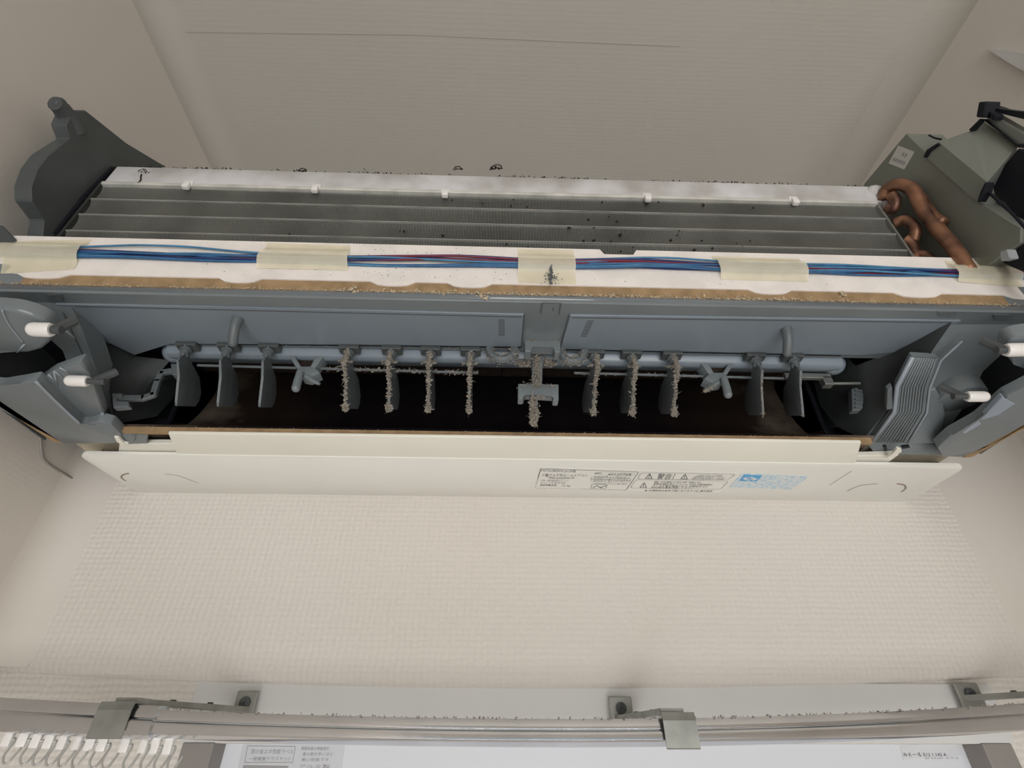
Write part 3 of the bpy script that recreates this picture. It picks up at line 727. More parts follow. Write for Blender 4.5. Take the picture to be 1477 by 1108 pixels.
# ---- vanes
vshape = [(.3255, .2715), (.335, .2760), (.3375, .2670), (.346, .2655), (.363, .2650), (.3745, .2570), (.3765, .2500), (.3745, .2435), (.352, .2290), (.3495, .2275), (.3475, .2300), (.336, .2470), (.3255, .2545), (.3262, .2590), (.329, .2625)]
def vane_mesh():
    bm = nb()
    pv = Vector((0, .330, .272))
    prism(bm, [Vector((-.0009, y, z))-pv for y, z in vshape], (.0018, 0, 0), .0006, 2)
    tube(bm, [Vector((0, 0, -.008)), Vector((0, .001, .006))], .0034, 10)
    box(bm, (-.0085, -.0055, .0035), (.0085, .0045, .0065), .0008, 1)
    tube(bm, [Vector((0, 0, -.0045)), Vector((0, 0, -.0030))], .0046, 12)
    me_o = obj('vane', bm, M['vane'], AC, smooth=True)
    return me_o, pv
proto, pv = vane_mesh()
pbase = proto.location.copy()
# recompute the offset of the mesh centre from the pivot (obj() recentres meshes)
off = wloc(proto)                                             # pivot was at the origin of the raw mesh
vpx = [(272, 497, 6, 0), (331, 498, 7, 0), (390, 499, 8, 0), (505, 501, -2, 1), (566, 502, -1, 1), (622, 503, 0, 1), (679, 504, 0, 1),
       (857, 507, 6, 1), (910, 508, 3, 1), (968, 509, 2, 1), (1087, 510, -7, .4), (1141, 511, -10, .1)]
stem_y = .330
for i, (px, py, ang, dusty) in enumerate(vpx):
    o = proto if i == 0 else proto.copy()
    if i: COL.objects.link(o); o.parent = AC
    X = at(px, py, Y=stem_y).x
    a = math.radians(ang)
    piv = Vector((X, .330, .272)); R = Matrix.Rotation(a, 3, 'Z')
    o.rotation_euler = (0, 0, a)
    o.location = piv+R @ off-wloc(AC)
    if dusty:
        bm = nb()
        # lint along the leading edge and the tip, most in the middle of the outlet
        edge = [(.3265, .2690), (.3258, .2600), (.3258, .2545), (.336, .2465), (.3475, .2300), (.3500, .2265)]
        pth = [R @ (Vector((0, y, z))-pv)+piv for y, z in edge]
        if dusty >= 1:
            fuzz(bm, pth, .0013, 430, .0015, .25); fuzz(bm, pth[-2:], .0014, 60, .0020, .3)
            fuzz(bm, [pth[1]+Vector((-.006, .004, 0)), pth[1]+Vector((.006, .004, 0))], .0012, 30, .0010, .4)
        else: fuzz(bm, pth[2:], .0009, int(150*dusty), .0006, .3)
        d = stuff(obj('dust', bm, M['dust'], AC))
        w_ = wloc(d); d.parent = o
        d.location = R.inverted() @ (w_-wloc(o)); d.rotation_euler = (0, 0, -a)
for v_ in [o for o in AC.children if o.name.startswith('vane') and o.name.split('.')[0] == 'vane']:
    w_ = wloc(AC)+v_.location
    R = Matrix.Rotation(v_.rotation_euler.z, 3, 'Z'); piv = w_-R @ off
    bm = nb(); box(bm, (piv.x-.0082, .3255, .2705), (piv.x+.0082, .3342, .2745), .0006, 1)
    h_ = obj('hub', bm, M['dgrey'], AC); hw_ = wloc(h_); h_.parent = v_; h_.location = R.inverted() @ (hw_-w_); h_.rotation_euler = (0, 0, -v_.rotation_euler.z)
# connecting rod through the vanes
def rod(px0, px1, py0, py1, r, Y=.346):
    bm = nb(); a = at(px0, py0, Y=Y); b_ = at(px1, py1, Y=Y); tube(bm, [a, b_], r, 8)
    o = lab(obj('vane_rod', bm, M['vane'], AC, smooth=True), 'thin rod linking the vanes'); return o, a, b_
o, a, b_ = rod(285, 690, 527, 538, .0011); bm = nb()
fuzz(bm, [a.lerp(b_, .45), b_], .0011, 320, .0014, .4); stuff(obj('rod_dust', bm, M['dust'], o))
o, a, b_ = rod(828, 1130, 538, 546, .0011); bm = nb()
fuzz(bm, [a, a.lerp(b_, .6)], .0008, 260, .0008, .4); stuff(obj('rod_dust', bm, M['dust'], o))
# right drive link
bm = nb(); a = at(1130, 541, Y=.352); b_ = at(1198, 546, Y=.352)
box(bm, (a.x, .350, b_.z-.001), (b_.x, .354, a.z+.0012), .0005); box(bm, (b_.x-.008, .350, b_.z-.0075), (b_.x, .357, b_.z+.001), .0006)
tube(bm, [Vector((b_.x-.001, .354, b_.z-.004)), at(1240, 553, Y=.354)], .0013, 8)
lab(obj('drive_link', bm, M['galv'], AC), 'pale grey drive link at the right vane')
bm = nb()
c0_ = [at(*p, Y=.360) for p in [(1229, 560), (1246, 556), (1246, 580), (1243, 591), (1230, 592)]]; prism(bm, c0_, (.0, .006, 0), .0008, 1)
for k in range(5): pp = at(1233, 564+k*6, Y=.3595); box(bm, (pp.x, .3585, pp.z-.0008), (pp.x+.006, .3600, pp.z+.0008))
obj('vane_motor', bm, M['vane'], AC)
# left drive arm
bm = nb(); q = [at(*p, Y=.352) for p in [(252, 533), (232, 536), (226, 548), (220, 568), (205, 573), (172, 573)]]; 
for a, b_ in zip(q, q[1:]):
    d = (b_-a).normalized(); s = Vector((-d.z, 0, d.x))*.0024
    prism(bm, [a-s-d*.0012, b_-s+d*.0012, b_+s+d*.0012, a+s-d*.0012], (0, .003, 0), .0004, 1)
q = [at(*p, Y=.349) for p in [(246, 524), (256, 525), (257, 540), (248, 541)]]; prism(bm, q, (0, .006, 0), .0005, 1)
lab(obj('drive_arm', bm, M['vane'], AC), 'cranked grey drive arm at the left vane')
bm = nb()
for qq in ([(161, 567), (176, 567), (176, 573), (167, 574), (167, 579), (185, 579), (186, 586), (163, 588)],): prism(bm, [at(*p, Y=.350) for p in qq], (0, .005, 0), .0005, 1)
obj('arm_bracket', bm, M['vane'], AC)

# ---- V struts between the vanes
def strut(px, py, flip):
    bm = nb(); f = flip
    def P(dx, dy, Y=.338): return at(px+dx*f, py+dy, Y=Y)
    L = [(-26, 0), (-20, 16), (-12, 29), (8, 29)]
    prism(bm, [P(-31, -4), P(-23, -4), P(-17, 10), P(-7, 26), P(-13, 29), P(-24, 12)], (0, .011, 0), .0010, 2); prism(bm, [P(31, -4), P(23, -4), P(15, 12), P(4, 26), P(11, 29), P(24, 12)], (0, .011, 0), .0010, 2)
    prism(bm, [P(-13, 25), P(10, 25), P(20, 34), P(4, 42), P(-8, 40)], (0, .010, 0), .0012, 2)
    tube(bm, [P(-9, 34, .336), P(-13, 48, .336), P(-15, 57, .336)], [.0030, .0033, .0034], 10)
    ellipsoid(bm, P(-15, 57, .336), .0034, .0034, .0034)
    tube(bm, [P(0, 40, .338), P(10, 47, .338), P(19, 51, .338)], [.0022, .0020, .0012], 8)
    o = lab(obj('strut', bm, M['grey'], AC, smooth=True), 'V shaped grey strut between vanes')
    bm = nb(); prism(bm, [P(-22, 3, .344), P(22, 3, .344), P(10, 27, .344), P(-10, 27, .344)], (0, .002, 0)); obj('strut_pocket', bm, M['soot'], o)
    return o
strut(442, 503, 1); o = strut(1035, 512, -1)
bm = nb(); fuzz(bm, [at(1016, 565, Y=.336), at(1030, 557, Y=.336)], .0013, 40, .0007, .4); stuff(obj('dust', bm, M['dust'], o))
# pegs on the panels
for px, py, ex, ey in ((344, 457, 337, 489), (1134, 472, 1131, 504)):
    bm = nb(); a = on_duct(px, py); e = at(ex, ey, Y=a.y+.012)
    e = a+Vector(((e-a).x*.6, .010, -.017)); 
    q = smooth_path([a+Vector((0, 0, .002)), a.lerp(e, .5)+Vector((0, -.002, 0)), e], 5); tube(bm, q, [.0042+(.0034-.0042)*k/10 for k in range(11)], 10); ellipsoid(bm, e, .0034, .0034, .0034)
    lab(obj('peg', bm, M['vane'], AC, smooth=True), 'short grey peg on the cover panel')

# ---- centre post
bm = nb(); Yp = .333
def cp(x, y, Y=Yp): return at(x, y, Y=Y)
prism(bm, [cp(768, 494), cp(784, 494), cp(782, 556), cp(767, 556)], (0, .006, 0), .0012, 2)
prism(bm, [cp(747, 553), cp(806, 554), cp(806, 577), cp(798, 577), cp(797, 570), cp(757, 568), cp(755, 575), cp(747, 575)], (0, .008, 0), .0010, 2)
prism(bm, [cp(764, 570), cp(776, 570), cp(776, 596), cp(770, 600), cp(764, 596)], (0, .005, 0), .001, 1)
post = lab(obj('centre_post', bm, M['grey'], AC, smooth=True), 'grey centre post with an H shaped crosspiece')
bm = nb()
prism(bm, [cp(757, 486, .3165), cp(809, 487, .3165), cp(808, 508, .3165), cp(800, 508, .3165), cp(799, 500, .3165), cp(767, 499, .3165), cp(766, 507, .3165), cp(757, 507, .3165)], (0, .010, 0), .0008, 2)
obj('post_bracket', bm, M['grey'], post)
bm = nb()
fuzz(bm, [cp(774, 500, .331), cp(775, 555, .331)], .0010, 420, .0030, .25); fuzz(bm, [cp(769, 574, .331), cp(770, 600, .331), cp(770, 611, .331)], .0014, 420, .0028, .2)
fuzz(bm, [cp(758, 489, .3158), cp(807, 490, .3158)], .0007, 320, .0018, .25); fuzz(bm, [cp(781, 468, .308), cp(781, 484, .312)], .0008, 120, .0018, .4)
fuzz(bm, [cp(750, 556, .332), cp(803, 557, .332)], .0007, 90, .0020, .2); fuzz(bm, [cp(768, 576, .331), cp(784, 572, .331)], .0012, 40, .0010, .3)
stuff(lab(obj('post_dust', bm, M['dust'], post), 'thick grey dust caked on the centre post'))
# dusty half rings beside the post
for cx, cy, rx, ry in ((724, 503, 18, 16), (826, 505, 17, 17)):
    bm = nb(); q = [cp(cx-rx*math.cos(PI*k/10), cy+ry*math.sin(PI*k/10), .3275) for k in range(11)]; tube(bm, q, .0036, 8)
    prism(bm, [cp(cx-8, cy-4, .337), cp(cx+8, cy-4, .337), cp(cx+5, cy+6, .337), cp(cx-5, cy+6, .337)], (0, .005, 0), .001, 1)
    o = lab(obj('half_ring', bm, M['vane'], AC, smooth=True), 'dusty half ring under the outlet panel')
    bm = nb(); fuzz(bm, q, .0011, 620, .0034, .35); stuff(obj('ring_dust', bm, M['dust'], o))
bm = nb()
for x0, x1 in ((746, 764), (784, 800)): fuzz(bm, [cp(x0, 505, .338), cp(x0+2, 523, .338), cp(x1, 524, .338)], .0012, 240, .0028, .3)
fuzz(bm, [on_duct(400, 496)-Vector((0, 0, .002)), on_duct(750, 500)-Vector((0, 0, .002))], .0004, 130, .0006, .3)
stuff(obj('beam_dust', bm, M['dust'], beam))

# ---- heat exchanger
hx = bpy.data.objects.new('heat_exchanger', None); COL.objects.link(hx); hx.parent = AC; hx.location = Vector((-.005, .30, .34))-wloc(AC)
CX0, CX1 = -.362, .349; YH = .2845; Z0 = .335; Z1 = .4225
def fin_profile():
    pr = []; nseg = 4
    for s in range(nseg):
        za = Z0+(Z1-Z0)*s/nseg; zb_ = Z0+(Z1-Z0)*(s+1)/nseg
        for t, d in ((0, 0), (.08, .0012), (.25, .0026), (.5, .0030), (.75, .0026), (.92, .0012)):
            pr.append((YH+d, za+(zb_-za)*t))
    pr.append((YH, Z1)); return pr
fp = fin_profile()
bm = nb(); nf = 540
for i in range(nf):
    x = CX0+(CX1-CX0)*(i+.5)/nf
    f_ = [bm.verts.new((x-.00026, y, z)) for y, z in fp]; g_ = [bm.verts.new((x+.00026, y, z)) for y, z in fp]
    hb = [bm.verts.new((x-.00026, YH+.014, z)) for y, z in fp]; ib = [bm.verts.new((x+.00026, YH+.014, z)) for y, z in fp]
    for k in range(len(fp)-1):
        bm.faces.new((f_[k], g_[k], g_[k+1], f_[k+1])); bm.faces.new((g_[k], ib[k], ib[k+1], g_[k+1])); bm.faces.new((hb[k], f_[k], f_[k+1], hb[k+1]))
lab(stuff(obj('fins', bm, M['alu'], hx)), 'rows of thin grey aluminium fins')
for k, (dz, mm) in enumerate(((.0, 'alu_edge'), (1/4, 'alu_edge'), (2/4, 'alu_edge'), (3/4, 'alu_edge'))):
    z = Z0+(Z1-Z0)*dz; bm = nb(); box(bm, (CX0, YH-.0004, z-.0006), (CX1, YH+.001, z+.0006)); obj('fin_edge', bm, M[mm], hx)  # lighter bars added where the fin edges catch light
bm = nb(); box(bm, (CX0, YH+.008, Z0), (CX1, YH+.07, Z1)); obj('coil_core', bm, M['coilback'], hx)
bm = nb()
for s in range(5):
    z = Z0+(Z1-Z0)*s/4
    for _ in range(26 if s < 4 else 10): blob(bm, (random.uniform(CX0, CX1), YH-.0002, z+random.gauss(0, .0008)), random.uniform(.0003, .0007))
stuff(obj('fin_dust', bm, M['dust'], hx))
bm = nb()
for _ in range(46): blob(bm, (random.gauss(.10, .10), YH, random.uniform(Z0+.01, Z1-.006)), random.uniform(.0004, .0017))
stuff(obj('fin_dirt', bm, M['soot'], hx))
bm = nb(); box(bm, (CX0, YH-.0022, Z1-.0016), (CX1+.001, YH+.004, Z1+.0022), .0008); lab(obj('bright_fin_edge', bm, material('bright_alu', (.78, .77, .72), .35, metal=.3, var=.3, vscale=40), hx), 'bright top edge of the fins')
bm = nb(); prism(bm, [(CX0+.001, YH-.0015, Z1+.002), (CX0+.001, YH-.001, Z1+.028), (CX0+.001, YH+.05, Z1+.032), (CX0+.001, YH+.05, Z1+.002)], (CX1-CX0+.008, 0, 0), .0015, 2)
cap = lab(obj('top_cap', bm, M['strip'], hx, smooth=True), 'white plastic cap along the top of the coil')
bm = nb(); ellipsoid(bm, (CX1+.011, YH+.004, Z1+.010), .006, .009, .014); ellipsoid(bm, (CX1+.008, YH+.003, Z1+.020), .009, .009, .009); obj('cap_putty', bm, M['strip'], cap, smooth='all')
for px, py in ((270, 267), (455, 272), (642, 279), (934, 285), (1146, 290)):
    bm = nb(); a = at(px, py, Y=YH-.002)
    box(bm, (a.x-.0030, YH-.0045, a.z-.0052), (a.x+.0030, YH, a.z+.0030), .0010); box(bm, (a.x-.0042, YH-.0030, a.z+.001), (a.x+.0042, YH, a.z+.0065), .0012)
    obj('hook', bm, M['white'], cap, smooth=True)
bm = nb()
for _ in range(1700):
    x = random.uniform(CX0, CX1); dn = math.sin(x*37)+math.sin(x*91+1)
    if random.random() > .42+.3*dn: continue
    p = (x, YH+random.uniform(-.001, .004), Z1+.0285+random.random()*.0012)
    blob(bm, p, random.uniform(.0003, .0010))
    if random.random() < .12: hair(bm, p, random.uniform(.001, .005))
for px, py in ((660, 243), (718, 241), (712, 243), (436, 246), (205, 248)):
    c = at(px, py, Y=YH-.001)
    for k in range(4):
        r = random.uniform(.002, .004); ph = random.random()*6
        q = [c+Vector((r*math.cos(ph+j*.7), random.gauss(0, .0006), r*.8*math.sin(ph+j*.7)+.001)) for j in range(7)]
        tube(bm, q, .00028, 4)
    for k in range(8): blob(bm, c+Vector((random.gauss(0, .003), 0, random.gauss(-.001, .001))), random.uniform(.0005, .0012))
c = at(203, 255, Y=YH-.002); tube(bm, smooth_path([c+Vector((-.001, 0, .004)), c, c+Vector((.002, 0, -.005)), c+Vector((.0016, 0, -.010))], 4), .0006, 5)
stuff(lab(obj('cap_dirt', bm, M['soot'], cap), 'black dirt along the top of the coil cap'))
# end plate and copper bends
bm = nb(); box(bm, (CX1, YH-.001, Z0-.005), (CX1+.0022, YH+.06, Z1+.002)); obj('end_plate', bm, M['alu'], hx)
bm = nb(); box(bm, (CX0-.003, YH-.001, Z0-.005), (CX0, YH+.06, Z1+.004)); obj('end_plate', bm, M['coilback'], hx)
def pipe(px, r, X=.362, n=6):
    q = smooth_path([at(*p[:2], X=p[2] if len(p) > 2 else X) for p in px], n); bm = nb(); tube(bm, q, r, 10)
    obj('copper_pipe', bm, M['copper'], hx, smooth='all')
pipe([(1276, 289, .357), (1279, 274, .360), (1297, 266, .362), (1317, 275, .364), (1330, 300, .364), (1352, 330, .364), (1376, 358, .363), (1398, 392, .362)], .0056)
pipe([(1310, 268, .366), (1330, 290, .367), (1345, 312, .367), (1360, 322, .367)], .0050)
pipe([(1279, 300, .354), (1288, 302, .357), (1292, 290, .358), (1285, 281, .356)], .0048)
pipe([(1290, 322, .354), (1306, 318, .359), (1320, 330, .360), (1316, 350, .359), (1306, 352, .356)], .0046)
pipe([(1305, 345, .354), (1316, 352, .358), (1320, 366, .358), (1318, 380, .356)], .0046)
pipe([(1318, 372, .354), (1330, 368, .358), (1342, 374, .359), (1348, 386, .358)], .0042)

# ---- left side frame with its peg
XS = -.368
bm = nb()
pl = [(60, 348), (66, 318), (45, 290), (44, 270), (53, 244), (68, 224), (103, 201), (95, 180), (104, 160), (124, 159), (182, 208), (240, 240), (160, 262), (84, 345)]
prism(bm, [at(*p, X=XS) for p in pl], (-.0125, 0, 0), .0010, 1)
sf = lab(obj('side_frame', bm, M['dgrey'], AC), 'dark grey left side frame with a peg on top')
bm = nb(); q = [at(*p, X=XS-.006) for p in [(108, 192), (98, 170), (88, 156), (79, 149)]]; tube(bm, q, [.0085, .0078, .0070, .0062], 10)
ellipsoid(bm, at(86, 150, X=XS-.006), .005, .005, .006); obj('frame_peg', bm, M['dgrey'], sf, smooth=True)
bm = nb(); q = [at(*p, X=XS+.0006) for p in [(84, 345), (98, 322), (130, 285), (160, 256), (168, 244), (160, 240), (120, 280), (76, 335)]]; prism(bm, q, (.003, 0, 0), .0004, 1); obj('frame_seal', bm, M['black'], sf)
bm = nb(); pts = [at(*p, Y=.262) for p in [(-30, 326), (3, 324), (21, 343), (6, 362), (-30, 372)]]; prism(bm, pts, (0, .02, 0), .001, 1); obj('frame_foot', bm, M['dgrey'], sf)

# ---- right control box
XB = .375
bm = nb()
pl = [(1307, 192), (1245, 266), (1262, 330), (1320, 400), (1400, 400), (1473, 350), (1473, 328), (1406, 291)]
prism(bm, [at(*p, X=XB) for p in pl], (.034, 0, 0), .0008, 1)
cb = lab(obj('control_box', bm, M['steel'], AC), 'grey sheet metal control box at the right end')
bm = nb()
A_ = at(1354, 205, X=XB-.004); B_ = at(1424, 263, X=XB-.004); C_ = at(1333, 224, X=XB-.004); D_ = at(1409, 291, X=XB-.004)
E_ = at(1415, 172, X=XB+.020); G_ = at(1468, 211, X=XB+.020); E0 = at(1399, 189, X=XB+.010)
vs = [bm.verts.new(p) for p in (A_, B_, C_, D_, E_, G_, E0)]
s = Vector((.024, .006, 0)); bk = [bm.verts.new(p) for p in (C_+s, D_+s, E_+Vector((.012, .02, 0)), G_+Vector((.012, .02, 0)))]
bm.faces.new((vs[2], vs[0], vs[1], vs[3])); bm.faces.new((vs[0], vs[6], vs[4], vs[5], vs[1]))
bm.faces.new((bk[0], bk[2], vs[4], vs[6], vs[0], vs[2])); bm.faces.new((bk[1], vs[3], vs[1], vs[5], bk[3])); bm.faces.new((vs[2], vs[3], bk[1], bk[0])); bm.faces.new((vs[4], bk[2], bk[3], vs[5])); bm.faces.new((bk[0], bk[1], bk[3], bk[2]))
obj('terminal_cover', bm, M['steel'], cb)
bm = nb()
def bslab(px, X, th=.010, bev=.0008):
    prism(bm, [at(*p, X=X) for p in px], (th, 0, 0), bev, 1)
bslab([(1411, 147), (1422, 146), (1419, 170), (1407, 169)], .383, .012); bslab([(1420, 150), (1440, 157), (1480, 162), (1500, 170), (1500, 178), (1440, 163), (1424, 160)], .392, .010)
bslab([(1408, 291), (1413, 276), (1420, 262), (1424, 264), (1420, 276), (1411, 292)], .366, .006); bslab([(1331, 227), (1336, 216), (1352, 206), (1354, 209), (1340, 219), (1335, 228)], .3695, .004, .0004)
bslab([(1397, 187), (1413, 171), (1415, 173), (1400, 190)], .384, .004, .0003)
bslab([(1465, 208), (1474, 207), (1474, 213), (1466, 213)], .390, .006); bslab([(1425, 266), (1468, 214), (1540, 236), (1540, 330), (1478, 326)], .388, .020); bslab([(1480, 322), (1455, 346), (1446, 358), (1446, 380), (1540, 420), (1540, 330)], .378, .012)
bslab([(1426, 160), (1438, 166), (1434, 174), (1428, 172)], .386, .006)
lab(obj('connector_block', bm, M['black'], cb), 'black plastic connectors on the control box')
bm = nb(); bslab([(1421, 173), (1428, 163), (1500, 205), (1500, 226), (1470, 211)], .392, .008); obj('connector_cover', bm, material('grey_cover', (.17, .18, .165), .5), cb)
bm = nb(); q = [at(*p, X=XB-.003) for p in [(1420, 176), (1466, 211)]]
tube(bm, [at(1421, 173, X=.3905), at(1468, 209, X=.3905)], .0009, 6); obj('lead', bm, M['black'], cb, smooth='all'); bm = nb(); tube(bm, smooth_path([at(1424, 276, X=.370), at(1438, 288, X=.370), at(1460, 308, X=.370), at(1480, 330, X=.372)], 4), .0012, 6); obj('lead', bm, M['black'], cb, smooth='all')
bm = nb(); tube(bm, smooth_path([at(1340, 195, X=.374), at(1348, 199, X=.372), at(1358, 201, X=.374)], 4), .0008, 6)
obj('lead', bm, M['black'], cb, smooth='all')
bm = nb(); prism(bm, [at(*p, X=XB-.0003) for p in [(1295.6, 209.8), (1319, 219), (1304, 244.5), (1281.6, 235.6)]], (.0002, 0, 0))
st = lab(obj('box_sticker', bm, material('sticker_paper', (.58, .57, .54), .6), cb), 'small white sticker with faint print')
bm = nb()
def sl(u0, v0, u1, v1):
    P0, P1, P2, P3 = [Vector((*p, 0)) for p in [(1295.6, 209.8), (1319, 219), (1304, 244.5), (1281.6, 235.6)]]
    f = lambda u, v: (P0.lerp(P1, u)).lerp(P3.lerp(P2, u), v)
    q = [f(u0, v0), f(u1, v0), f(u1, v1), f(u0, v1)]; prism(bm, [at(k.x, k.y, X=XB-.0005) for k in q], (.0001, 0, 0))
for u in (.45, .62): sl(u, .22, u+.10, .42)
for u in (.12, .25, .38, .51, .64, .77): sl(u, .62, u+.08, .80)
obj('sticker_print', bm, M['greyink'], st)
bm = nb(); bslab([(1441, 363), (1453, 359), (1458, 373), (1443, 377)], .362, .006); obj('lead_clip', bm, material('grey_clip', (.30, .32, .33), .5), cb)

# ------------------------------------------------------------------ thin cord in the corner left of the unit
bm = nb()
q = smooth_path([at(57, 618, X=XL+.0013), at(59, 640, X=XL+.0013), at(64, 664, X=XL+.0013), at(95, 685, X=XL+.0013), at(123, 701, X=XL+.0013)], 5)
tube(bm, q, .0009, 6); tag(obj('cord', bm, M['seam'], smooth='all'), 'thin grey cord on the wall left of the air conditioner', 'cord')

# ------------------------------------------------------------------ curtain rail, brackets, runners
YRa = .418
rail = thing('curtain_rail', 'long silver curtain rail above the window', 'curtain rail', (.03, YRa, .017))
RA, RB = .065, .095
def rail_z(x):
    # slight sag between its ends
    t = x-.05
    return .0160+(RA*t*t if t < 0 else RB*t*t)
def rail_prof(h, d):
    return [(-d, -h*.55), (-d*1.02, -h*.1), (-d*.96, h*.1), (-d*.78, h*.22), (-d*.80, h*.5), (-d*.6, h*.95), (d*.6, h), (d, h*.7), (d, -h*.8), (d*.5, -h), (d*.25, -h), (d*.25, -h*.7), (-d*.25, -h*.7), (-d*.25, -h), (-d*.6, -h*.95)]
xs = [-.235+(.500+.235)*k/40 for k in range(41)]
bm = nb(); sweep(bm, rail_prof(.0080, .0075), [(x, YRa, rail_z(x)) for x in xs]); lab(obj('inner_track', bm, M['chrome'], rail, smooth=True), 'narrower chrome rail section')
xs = [-.404+(.404-.222)*k/16 for k in range(17)]
bm = nb(); sweep(bm, rail_prof(.0096, .0090), [(x, YRa-.0005, rail_z(x)+.0005) for x in xs]); lab(obj('outer_track', bm, M['chrome'], rail, smooth=True), 'wider rail section at the left end')
bm = nb()
for _ in range(380):
    x = random.uniform(-.40, .44); blob(bm, (x, YRa+random.uniform(-.006, -.002), rail_z(x)+.0076+random.random()*.0008), random.uniform(.0003, .0008))
stuff(obj('rail_dust', bm, M['dust'], rail))
def bracket(px0, px1, py0, dirn, reach, label):
    a = at(px0, py0, Y=YW+.001); b_ = at(px1, py0, Y=YW+.001); cx = (a.x+b_.x)/2; hw = (b_.x-a.x)/2; zt_ = a.z
    zr = rail_z(cx+dirn*reach)
    t = thing('rail_bracket', label, 'bracket', (cx, YW+.001, zt_-.01), 'galvanised rail brackets')
    bm = nb(); box(bm, (cx-hw, YW-.0005, zt_-.024), (cx+hw, YW+.0018, zt_), .0008); obj('plate', bm, M['galv'], t)
    bm = nb(); tube(bm, [(cx, YW-.0022, zt_-.008), (cx, YW, zt_-.008)], .0042, 14); box(bm, (cx-.003, YW-.0026, zt_-.0085), (cx+.003, YW-.0020, zt_-.0075)); box(bm, (cx-.0005, YW-.0026, zt_-.011), (cx+.0005, YW-.0020, zt_-.005))
    obj('screw', bm, M['dgrey'], t, smooth=True)
    ex = cx+dirn*reach
    bm = nb(); za = zr+.0095
    y0 = YW; y1 = YRa
    prism(bm, [(cx-dirn*hw*.6, y0, za), (cx+dirn*hw, y0, za), (ex+dirn*.006, y1+.014, za), (ex+dirn*.006, y1-.004, za), (ex-dirn*.010, y1-.004, za), (ex-dirn*.012, y1+.010, za)], (0, 0, .0040), .0005, 1)
    obj('arm', bm, M['galv'], t)
    for k in (.35, .7):
        bm = nb(); pp = Vector((cx, y0, 0)).lerp(Vector((ex, y1+.012, 0)), k); tube(bm, [(pp.x, pp.y, za+.0036), (pp.x, pp.y, za+.0054)], .0021, 10); obj('rivet', bm, M['dgrey'], t)
    bm = nb(); w_ = .011
    pr = [(-.0102, -.0098), (-.0110, -.0090), (-.0110, .006), (-.0095, .0108), (.0105, .0108), (.0105, .0098), (-.0088, .0098), (-.0099, .006), (-.0099, -.0098)]
    sweep(bm, pr, [(ex-w_, YRa, zr), (ex+w_, YRa, zr)]); obj('clip', bm, M['galv'], t)
bracket(344, 374, 997, -1, .052, 'galvanised bracket holding the curtain rail above the left end of the window')
bracket(877, 910, 1005, 1, .022, 'galvanised bracket at the middle of the curtain rail')
bracket(1373, 1407, 985, 1, .060, 'galvanised bracket with dark screw at the right end of the curtain rail')
bm = nb(); 
# runners with curtain rings
names = ['first', 'second', 'third', 'fourth', 'fifth', 'sixth', 'seventh', 'eighth', 'ninth', 'tenth', 'eleventh', 'twelfth']
rx = [9, 31, 51, 70, 90, 112, 131, 149, 182, 209, 226, 245]; ry = [1089, 1092, 1096, 1099, 1102, 1103, 1106, 1087, 1091, 1093, 1096, 1097]
proto_r = None
for i, (px, by) in enumerate(zip(rx, ry)):
    x = at(px, 1075, Y=YRa).x; zt_ = rail_z(x)-.009
    if proto_r is None:
        t = thing('curtain_runner', '', 'curtain runner', (x, YRa, zt_), 'curtain runners with rings')
        bm = nb(); box(bm, (x-.0034, YRa-.0015, zt_-.0075), (x+.0022, YRa+.0015, zt_+.0015), .0008); tube(bm, [(x, YRa-.002, zt_+.001), (x, YRa+.002, zt_+.001)], .0024, 8)
        obj('glider', bm, M['white'], t, smooth=True)
        bm = nb()
        q = [Vector((x+.0005+u*.75, YRa+v, zt_+w_)) for u, v, w_ in ((.0020, 0, -.0040), (.0042, 0, -.0030), (.0056, -.001, -.0050), (.0050, -.002, -.0085), (.0046, -.003, -.0125), (.0070, -.003, -.0160), (.0105, -.003, -.0155), (.0125, -.002, -.0120), (.0140, -.001, -.0080))]
        tube(bm, smooth_path(q, 4), .0007, 8); obj('ring', bm, material('ring_grey', (.50, .50, .48), .3, metal=.4), t, smooth='all')
        proto_r = t
    else:
        t = proto_r.copy(); COL.objects.link(t); t.location = (x, YRa, zt_)
        t.rotation_euler = (0, 0, random.uniform(-.25, .25))
        for ch in list(proto_r.children):
            c2 = ch.copy(); COL.objects.link(c2); c2.parent = t
    t['label'] = '%s curtain runner from the left end of the rail, white with a grey ring' % names[i]

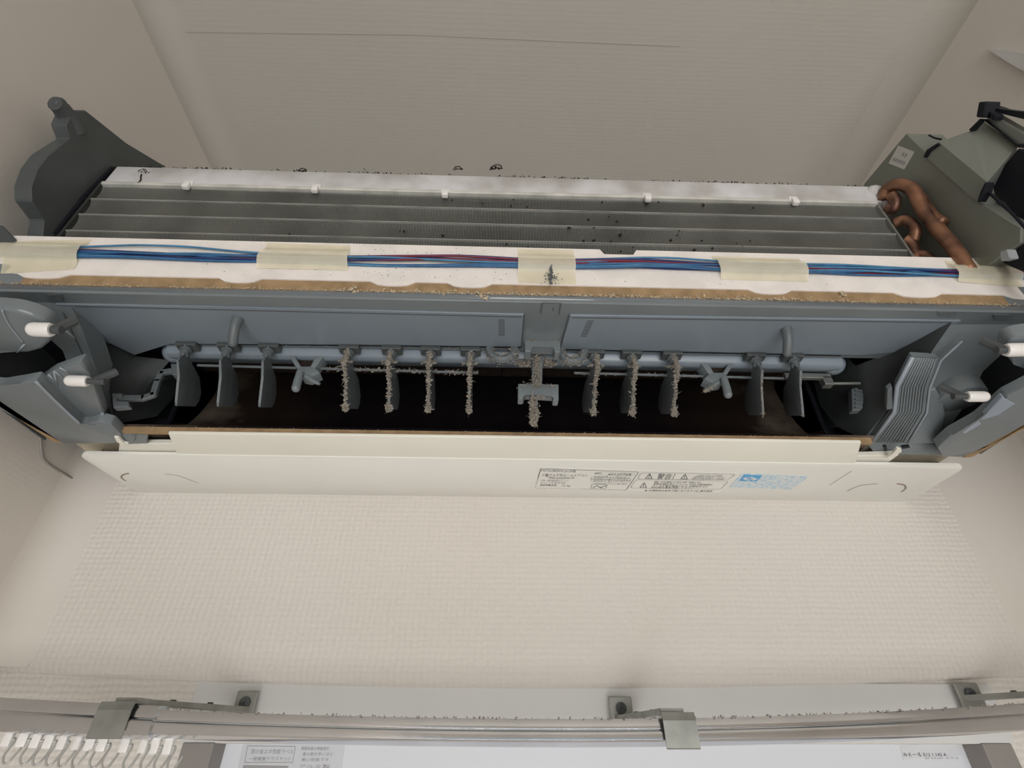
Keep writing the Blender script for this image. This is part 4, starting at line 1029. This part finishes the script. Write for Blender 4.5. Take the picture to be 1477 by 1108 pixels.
# ------------------------------------------------------------------ stickers on the window
YG = YP+.006
def sticker(px, label, mat):
    bm = nb(); prism(bm, [at(*p, Y=YG-.0004) for p in px], (0, .0004, 0)); return tag(obj('window_sticker', bm, mat), label, 'sticker')
stm = material('sticker_film', (.60, .62, .66), .4)
s1 = sticker([(352, 1066), (498, 1068), (490, 1130), (338, 1130)], 'printed white energy rating sticker at the left of the window', stm)
def wtx(body, px, py, hpx, wpx, parent, mat='greyink'):
    p = at(px, py, Y=YG-.0006); q = at(px, py-hpx, Y=YG-.0006)
    o = text('print_line', body, (q-p).length*1.2, (p.x, YG-.0006, p.z), (PI/2, 0, 0), M[mat], parent)
    w0 = max(v.co.x for v in o.data.vertices)-min(v.co.x for v in o.data.vertices)
    o.data.transform(Matrix.Diagonal(((at(px+wpx, py, Y=YG).x-p.x)/w0, 1, 1, 1)))
wtx('窓の省エネ性能ラベル', 361, 1087, 6, 62, s1); wtx('一般複層ガラスサッシ', 358, 1097, 5, 62, s1)
wtx('断熱性能の等級表示', 434, 1082, 4.5, 40, s1); wtx('星の数が多いほど', 436, 1090, 4.5, 44, s1); wtx('高い性能です', 434, 1098, 4.5, 40, s1); wtx('アルミ製', 430, 1108, 5, 44, s1)
bm = nb()
for a, b_ in (((357, 1076), (426, 1077)), ((426, 1077), (422, 1100)), ((422, 1100), (353, 1100)), ((353, 1100), (357, 1076))):
    P0 = at(*a, Y=YG-.0006); P1 = at(*b_, Y=YG-.0006); s = (P1-P0).cross(Vector((0, 1, 0))).normalized()*.0002; prism(bm, [P0-s, P1-s, P1+s, P0+s], (0, .0001, 0))
prism(bm, [at(*p, Y=YG-.0006) for p in [(351, 1104), (416, 1105), (413, 1125), (345, 1125)]], (0, .0001, 0))
obj('print_frame', bm, M['greyink'], s1)
s2 = sticker([(1298, 1076), (1383, 1070), (1387, 1090), (1303, 1096)], 'small clear sticker with dark print near the right window jamb', material('clear_film', (.66, .67, .70), .35))
wtx('みえーる E12 1.142 A', 1303, 1091, 5, 62, s2, 'ink'); wtx('JIS R3209 ガラス', 1335, 1095, 2.5, 48, s2)
